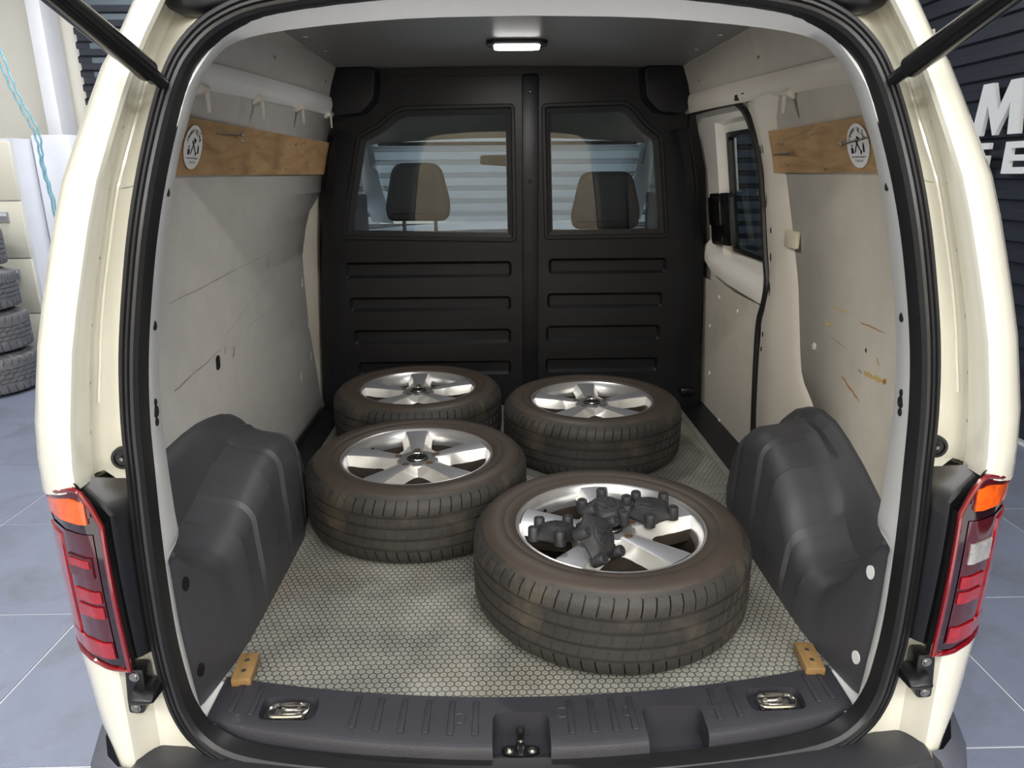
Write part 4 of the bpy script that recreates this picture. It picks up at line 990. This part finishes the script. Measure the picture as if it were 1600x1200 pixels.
# --- cab behind the bulkhead ---
CABG = mat('cab_light_trim', rgb(182, 190, 190), .55, var=.03); CABD = mat('cab_dark_trim', rgb(46, 48, 52), .6, var=.08)
ROOFT = mat('cab_roof_cloth', rgb(150, 148, 142), .8)
rows = [[(x, y, z + .03 * (1 - (x / .7) ** 2)) for x in np.linspace(-.70, .70, 9)] for y, z in ((2.965, 1.335), (3.3, 1.30), (3.55, 1.20), (3.70, 1.105))]
MB().loft(rows).build('cab_headliner', ROOFT, VAN)
MB().box(-.64, .64, 3.695, 3.71, 1.10, 1.118).build('windscreen_trim', CABD, VAN)
for s in (-1, 1):
    rows = []
    for t in np.linspace(0, 1, 8):
        c = Vector((s * (.705 + .05 * t + .02 * math.sin(PI * t)), 3.70 + .77 * t, 1.16 - .49 * t)); w_ = .035 + .03 * t
        rows.append([c + Vector((-s * w_, 0, 0)), c + Vector((-s * w_ * .6, -.03, .01)), c + Vector((s * w_, -.03, .02)), c + Vector((s * w_, .05, .03)), c + Vector((-s * w_ * .7, .04, .02))])
    MB().loft(rows, True, True).build('windscreen_pillar', CABG, VAN, 50)
    MB().box(min(s * .80, s * .83), max(s * .80, s * .83), 2.98, 4.2, GZ + .2, .86).build('cab_door', CABD, VAN)
    MB().add([(s * .80, 3.0, .86), (s * .80, 4.1, .86), (s * .72, 3.6, 1.22), (s * .70, 3.0, 1.28)], [(0, 1, 2, 3)]).build('cab_door_window', DGLASS, VAN, 0)
rows = [[(x, y, z - .04 * (abs(x) / .8) ** 2) for x in np.linspace(-.80, .80, 9)] for y, z in ((3.75, .30), (3.78, .60), (3.84, .685), (3.95, .70), (4.3, .695), (4.62, .66))]
MB().loft(rows).build('dashboard', mat('dash_grey', rgb(150, 160, 172), .45, var=.05), VAN, 40)
MB().loft([[(x, 3.71, 1.115) for x in np.linspace(-.70, .70, 7)], [(x, 4.62, .665) for x in np.linspace(-.80, .80, 7)]]).build('windscreen', GLASS, VAN)
bevel(MB().prism(round_poly([(-.145, 1.012), (.02, 1.0), (.03, 1.055), (-.135, 1.062)], .014), lambda x, z: (x, 3.86, z), lambda x, z: (x, 3.89, z)).build('rear_view_mirror', MATTE, VAN), .006)
MB().box(-.83, .83, 2.97, 4.6, GZ + .16, GZ + .2).build('cab_floor', CABD, VAN)
# front hood outside the windscreen
MB().loft([[(x, 4.60, .66 - .05 * (x / .8) ** 2) for x in np.linspace(-.83, .83, 9)], [(x * .95, 5.2, .50 - .06 * (x / .8) ** 2) for x in np.linspace(-.83, .83, 9)]]).build('bonnet', CREAM, VAN)
FAB = mat('seat_cloth', rgb(92, 86, 80), .8, var=.12, vscale=60); FABD = mat('seat_cloth_dark', rgb(44, 44, 48), .75, var=.1, vscale=40)
for s, x, zt, w_ in ((-1, -.40, 1.013, .135), (1, .43, .972, .145)):
    st = empty('cab_seat', (0, 0, 0)); st.parent = VAN; st.matrix_parent_inverse = Matrix.Translation(-VAN.location)
    poly = round_poly([(x - w_ * .78, zt), (x + w_ * .72, zt), (x + w_ * 1.02, zt - .17), (x + w_ * .95, zt - .245), (x - w_ * 1.0, zt - .245), (x - w_ * 1.08, zt - .19)], .05, 5)
    rows = []
    for y, d in ((3.19, .035), (3.195, .014), (3.21, 0), (3.27, 0), (3.29, .02)):
        rows.append([(px, y, pz) for px, pz in inset(poly, d)])
    MB().loft(rows, True, True).build('headrest', FABD, st, 50)
    # lighter cloth face let into the rear of the headrest
    for dx in (-.07, .07): MB().cyl((x + dx, 3.24, zt - .36), (x + dx, 3.24, zt - .22), .008, 10).build('headrest_post', STEEL, st)
    rows = []
    for z, ww, yo in ((zt - .32, .13, 0), (zt - .36, .21, .0), (zt - .45, .245, -.01), (zt - .8, .25, -.06), (zt - 1.0, .25, -.1)):
        rows.append([(x + ww * math.cos(a_), 3.24 + yo + .06 * math.sin(a_), z) for a_ in np.linspace(0, 2 * PI, 21)[:-1]])
    MB().loft(rows, True, True).build('backrest', FAB, st, 50)

# ================================================================== WHEELS
ALUR = mat('silver_alloy', rgb(196, 196, 198), .30, .85, var=.06, vscale=12)
ALUL = mat('bright_alloy', rgb(210, 208, 201), .4, .6, var=.05, vscale=12)
ALUG = mat('machined_grey_alloy', rgb(170, 171, 176), .42, .7, var=.04, vscale=12)
DUST_SHADE = mat('dusty_shaded_metal', rgb(52, 44, 37), .6, .2, var=.2, vscale=20)  # brake dust on the barrel; on spoke sides, shadow painted over alloy
BROWN = mat('dark_brown_hole', rgb(74, 56, 40), .7)  # dark brown tone of the lug hole cups
tyre_me = tyre_mesh()
WH = empty('wheel', (0, 0, 0))
finish('tyre', tyre_me, None, WH)
RIMP = [(.2105, .168), (.2165, .180), (.2185, .188), (.2175, .1925), (.2130, .1935), (.2090, .1905), (.2065, .1845), (.2020, .180), (.198, .165), (.1955, .142)]
rim = MB().lathe(RIMP, 72).build('rim', ALUR, WH, 40)
MB().lathe([(.1955, .143), (.188, .075), (.186, .03), (.196, .012), (.212, .010), (.2125, .016), (.198, .022)], 72).build('barrel', DUST_SHADE, WH, 40)
hub = MB().lathe([(0, .178), (.028, .178), (.040, .1795), (.058, .178), (.064, .170), (.066, .11), (.03, .11)], 40).build('hub', ALUR, rim, 30)
# one broad spoke: grey machined top with bright flanks
RS = [.052, .065, .08, .090, .098, .104, .114, .125, .14, .155, .17, .185, .197, .205]
def z_top(r): return ip(r, [.05, .08, .11, .14, .17, .19, .205], [.1790, .1800, .1825, .1845, .1860, .1870, .1870])
def w_top(r): return ip(r, [.05, .08, .13, .205], [.017, .0195, .0245, .0345])
def edge(r):
    if r <= .098: return math.radians(36)
    return math.radians(ip(r, [.098, .104, .115, .135, .16, .19, .205], [36, 28, 22, 18, 15.8, 14.2, 14.2]))
def z_edge(r): return z_top(r) - ip(r, [.05, .065, .098, .12, .16, .205], [.003, .008, .020, .028, .030, .026])
def pol(r, a, z): return (r * math.cos(a), r * math.sin(a), z)
top = []; sideL = []; sideR = []; wallL = []; wallR = []
for r in RS:
    a = math.asin(min(.99, w_top(r) / r)); e = edge(r)
    a = min(a, e - .02)
    top.append([pol(r, -a, z_top(r)), pol(r, -a * .86, z_top(r) + .001), pol(r, 0, z_top(r) + .0014), pol(r, a * .86, z_top(r) + .001), pol(r, a, z_top(r))])
    m_ = a + (e - a) * .35
    sideL.append([pol(r, a, z_top(r)), pol(r, m_, z_top(r) + (z_edge(r) - z_top(r)) * .5), pol(r, e, z_edge(r))]); sideR.append([pol(r, -a, z_top(r)), pol(r, -m_, z_top(r) + (z_edge(r) - z_top(r)) * .5), pol(r, -e, z_edge(r))])
    if r >= .097:
        dz = .030; wallL.append([pol(r, e, z_edge(r)), pol(r, e, z_edge(r) - dz)]); wallR.append([pol(r, -e, z_edge(r)), pol(r, -e, z_edge(r) - dz)])
sp_top = MB().loft(top); sp_me = mesh('spoke', sp_top.V, sp_top.F); sp_me.materials.append(ALUG)
def one(nm, rows_, m_):
    b_ = MB().loft(rows_); me_ = mesh(nm, b_.V, b_.F); me_.materials.append(m_); return me_
SP_PARTS = [('spoke', sp_me), ('spoke_flank', one('spoke_flank', sideL, ALUL)), ('spoke_flank', one('spoke_flank', sideR, ALUL)), ('spoke_side', one('spoke_side', wallL, DUST_SHADE)), ('spoke_side', one('spoke_side', wallR, DUST_SHADE))]
# web between neighbouring spokes behind the rim edge
hole_mb = MB().lathe([(0, .1525), (.0085, .1525), (.0105, .1560), (.0115, .1545)], 18)
for k in range(5):
    a = PI / 2 + math.radians(3) + 2 * PI * k / 5
    for nm_, me_ in SP_PARTS:
        o = finish(nm_, me_, None, rim, 30); o.rotation_euler.z = a
    hm = MB().lathe([(0, .1812), (.0085, .1812), (.0092, .1828), (.0100, .1812)], 18, Matrix.Translation((.0575 * math.cos(a), .0575 * math.sin(a), 0))).build('lug_hole', BROWN, rim)
# emblem
em = MB().lathe([(0, .1825), (.027, .1825), (.030, .181), (.031, .178)], 36).build('emblem_disc', BLACK, hub)
eb = MB()
eb.lathe([(.0255, .1828), (.0262, .1842), (.0278, .1842), (.0285, .1828)], 36)
def ebar(x0, y0, x1, y1, w_=.0024):
    d_ = Vector((x1 - x0, y1 - y0)).normalized(); p_ = Vector((-d_.y, d_.x)) * w_
    eb.prism([(x0 + p_.x, y0 + p_.y), (x0 - p_.x, y0 - p_.y), (x1 - p_.x, y1 - p_.y), (x1 + p_.x, y1 + p_.y)], lambda x, y: (x, y, .1820), lambda x, y: (x, y, .1840))
ebar(-.010, .0235, 0, .003); ebar(.010, .0235, 0, .003)
ebar(-.0215, .0135, -.0095, -.0225); ebar(-.0095, -.0225, 0, -.003); ebar(0, -.003, .0095, -.0225); ebar(.0095, -.0225, .0215, .0135)
eb.build('emblem', CHROME, hub, 30)
MB().tube([(.19 * math.cos(2.45), .19 * math.sin(2.45), .150), (.183 * math.cos(2.45), .183 * math.sin(2.45), .168)], .004, 8).build('valve', BLACK, WH)
SPOTS = [((.197, 1.472), 0, 'nearest alloy wheel with four loose black caps on it'), ((-.294, 1.9085), .06, 'alloy wheel with tyre lying against the left wheel arch'),
         ((.275, 2.407), -.05, 'alloy wheel with tyre at the back right of the load floor'), ((-.363, 2.577), .02, 'farthest alloy wheel, at the back left under the larger window')]
for i, ((x, y), rz, lab) in enumerate(SPOTS):
    w_ = WH if i == 0 else copy_tree(WH)
    w_.location = (x, y, .001); w_.rotation_euler.z = rz
    tag(w_, lab, 'wheel', 'loose alloy wheels lying in the load space')

# loose wheel nut cover caps
CAPM = mat('faded_black_plastic', rgb(36, 36, 38), .55, var=.15, vscale=25, bump=.2, bscale=250)
def make_cap():
    e = empty('centre_cap', (0, 0, 0))
    mb = MB(); rows = []
    for k in range(60):
        a = 2 * PI * k / 60; c5 = .5 + .5 * math.cos(5 * a)
        R_ = .050 + .012 * c5 ** 1.5
        rows.append([(r_ * math.cos(a), r_ * math.sin(a), z_) for r_, z_ in ((.0, .0245), (.026, .0242), (.0285, .0225), (.031, .0228), (.036, .0205), (R_ * .85, .012), (R_, .004), (R_, 0), (R_ * .9, .0))])
    rows.append(rows[0]); mb.loft(rows); mb.build('dome', CAPM, e, 40)
    for k in range(5):
        a = 2 * PI * k / 5; c = (.056 * math.cos(a), .056 * math.sin(a))
        MB().lathe([(0, .024), (.0055, .024), (.0062, .0275), (.0105, .0275), (.0122, .0255), (.0132, -.004), (.010, -.004)], 18, Matrix.Translation((c[0], c[1], 0))).build('nut_cover', CAPM, e, 40)
    global eb
    eb2 = MB()
    for x0, y0, x1, y1 in ((-.010, .0215, 0, .003), (.010, .0215, 0, .003), (-.0195, .0125, -.0085, -.0205), (-.0085, -.0205, 0, -.003), (0, -.003, .0085, -.0205), (.0085, -.0205, .0195, .0125)):
        d_ = Vector((x1 - x0, y1 - y0)).normalized(); p_ = Vector((-d_.y, d_.x)) * .002
        eb2.prism([(x0 + p_.x, y0 + p_.y), (x0 - p_.x, y0 - p_.y), (x1 - p_.x, y1 - p_.y), (x1 + p_.x, y1 + p_.y)], lambda x, y: (x, y, .023), lambda x, y: (x, y, .0258))
    eb2.build('emblem', CAPM, e, 30)
    return e
cap0 = make_cap()
CAPS = [((.194, 1.516, .198), (.10, -.10, .35), 'loose black centre cap lying in the middle of the nearest wheel'), ((.300, 1.524, .192), (.02, -.08, .75), 'loose black centre cap lying at the right of its group'),
        ((.070, 1.425, .190), (-.10, .12, 1.0), 'loose black centre cap lying at the left of its group'), ((.148, 1.350, .224), None, 'loose black centre cap tilted on edge, nearest to the sill')]
for i, (l, r, lab) in enumerate(CAPS):
    c_ = cap0 if i == 0 else copy_tree(cap0)
    c_.location = l
    if r is None:
        zv = Vector((.66, -.50, .56)).normalized(); xv = Vector((.1, .1, 1)); xv = (xv - zv * xv.dot(zv)).normalized(); yv = zv.cross(xv)
        c_.rotation_euler = Matrix(((xv.x, yv.x, zv.x), (xv.y, yv.y, zv.y), (xv.z, yv.z, zv.z))).to_euler()
    else: c_.rotation_euler = r
    tag(c_, lab, 'wheel cap', 'loose wheel caps on the nearest wheel')
for o in bpy.data.objects:
    if 'world_parts' in o.keys(): del o['world_parts']
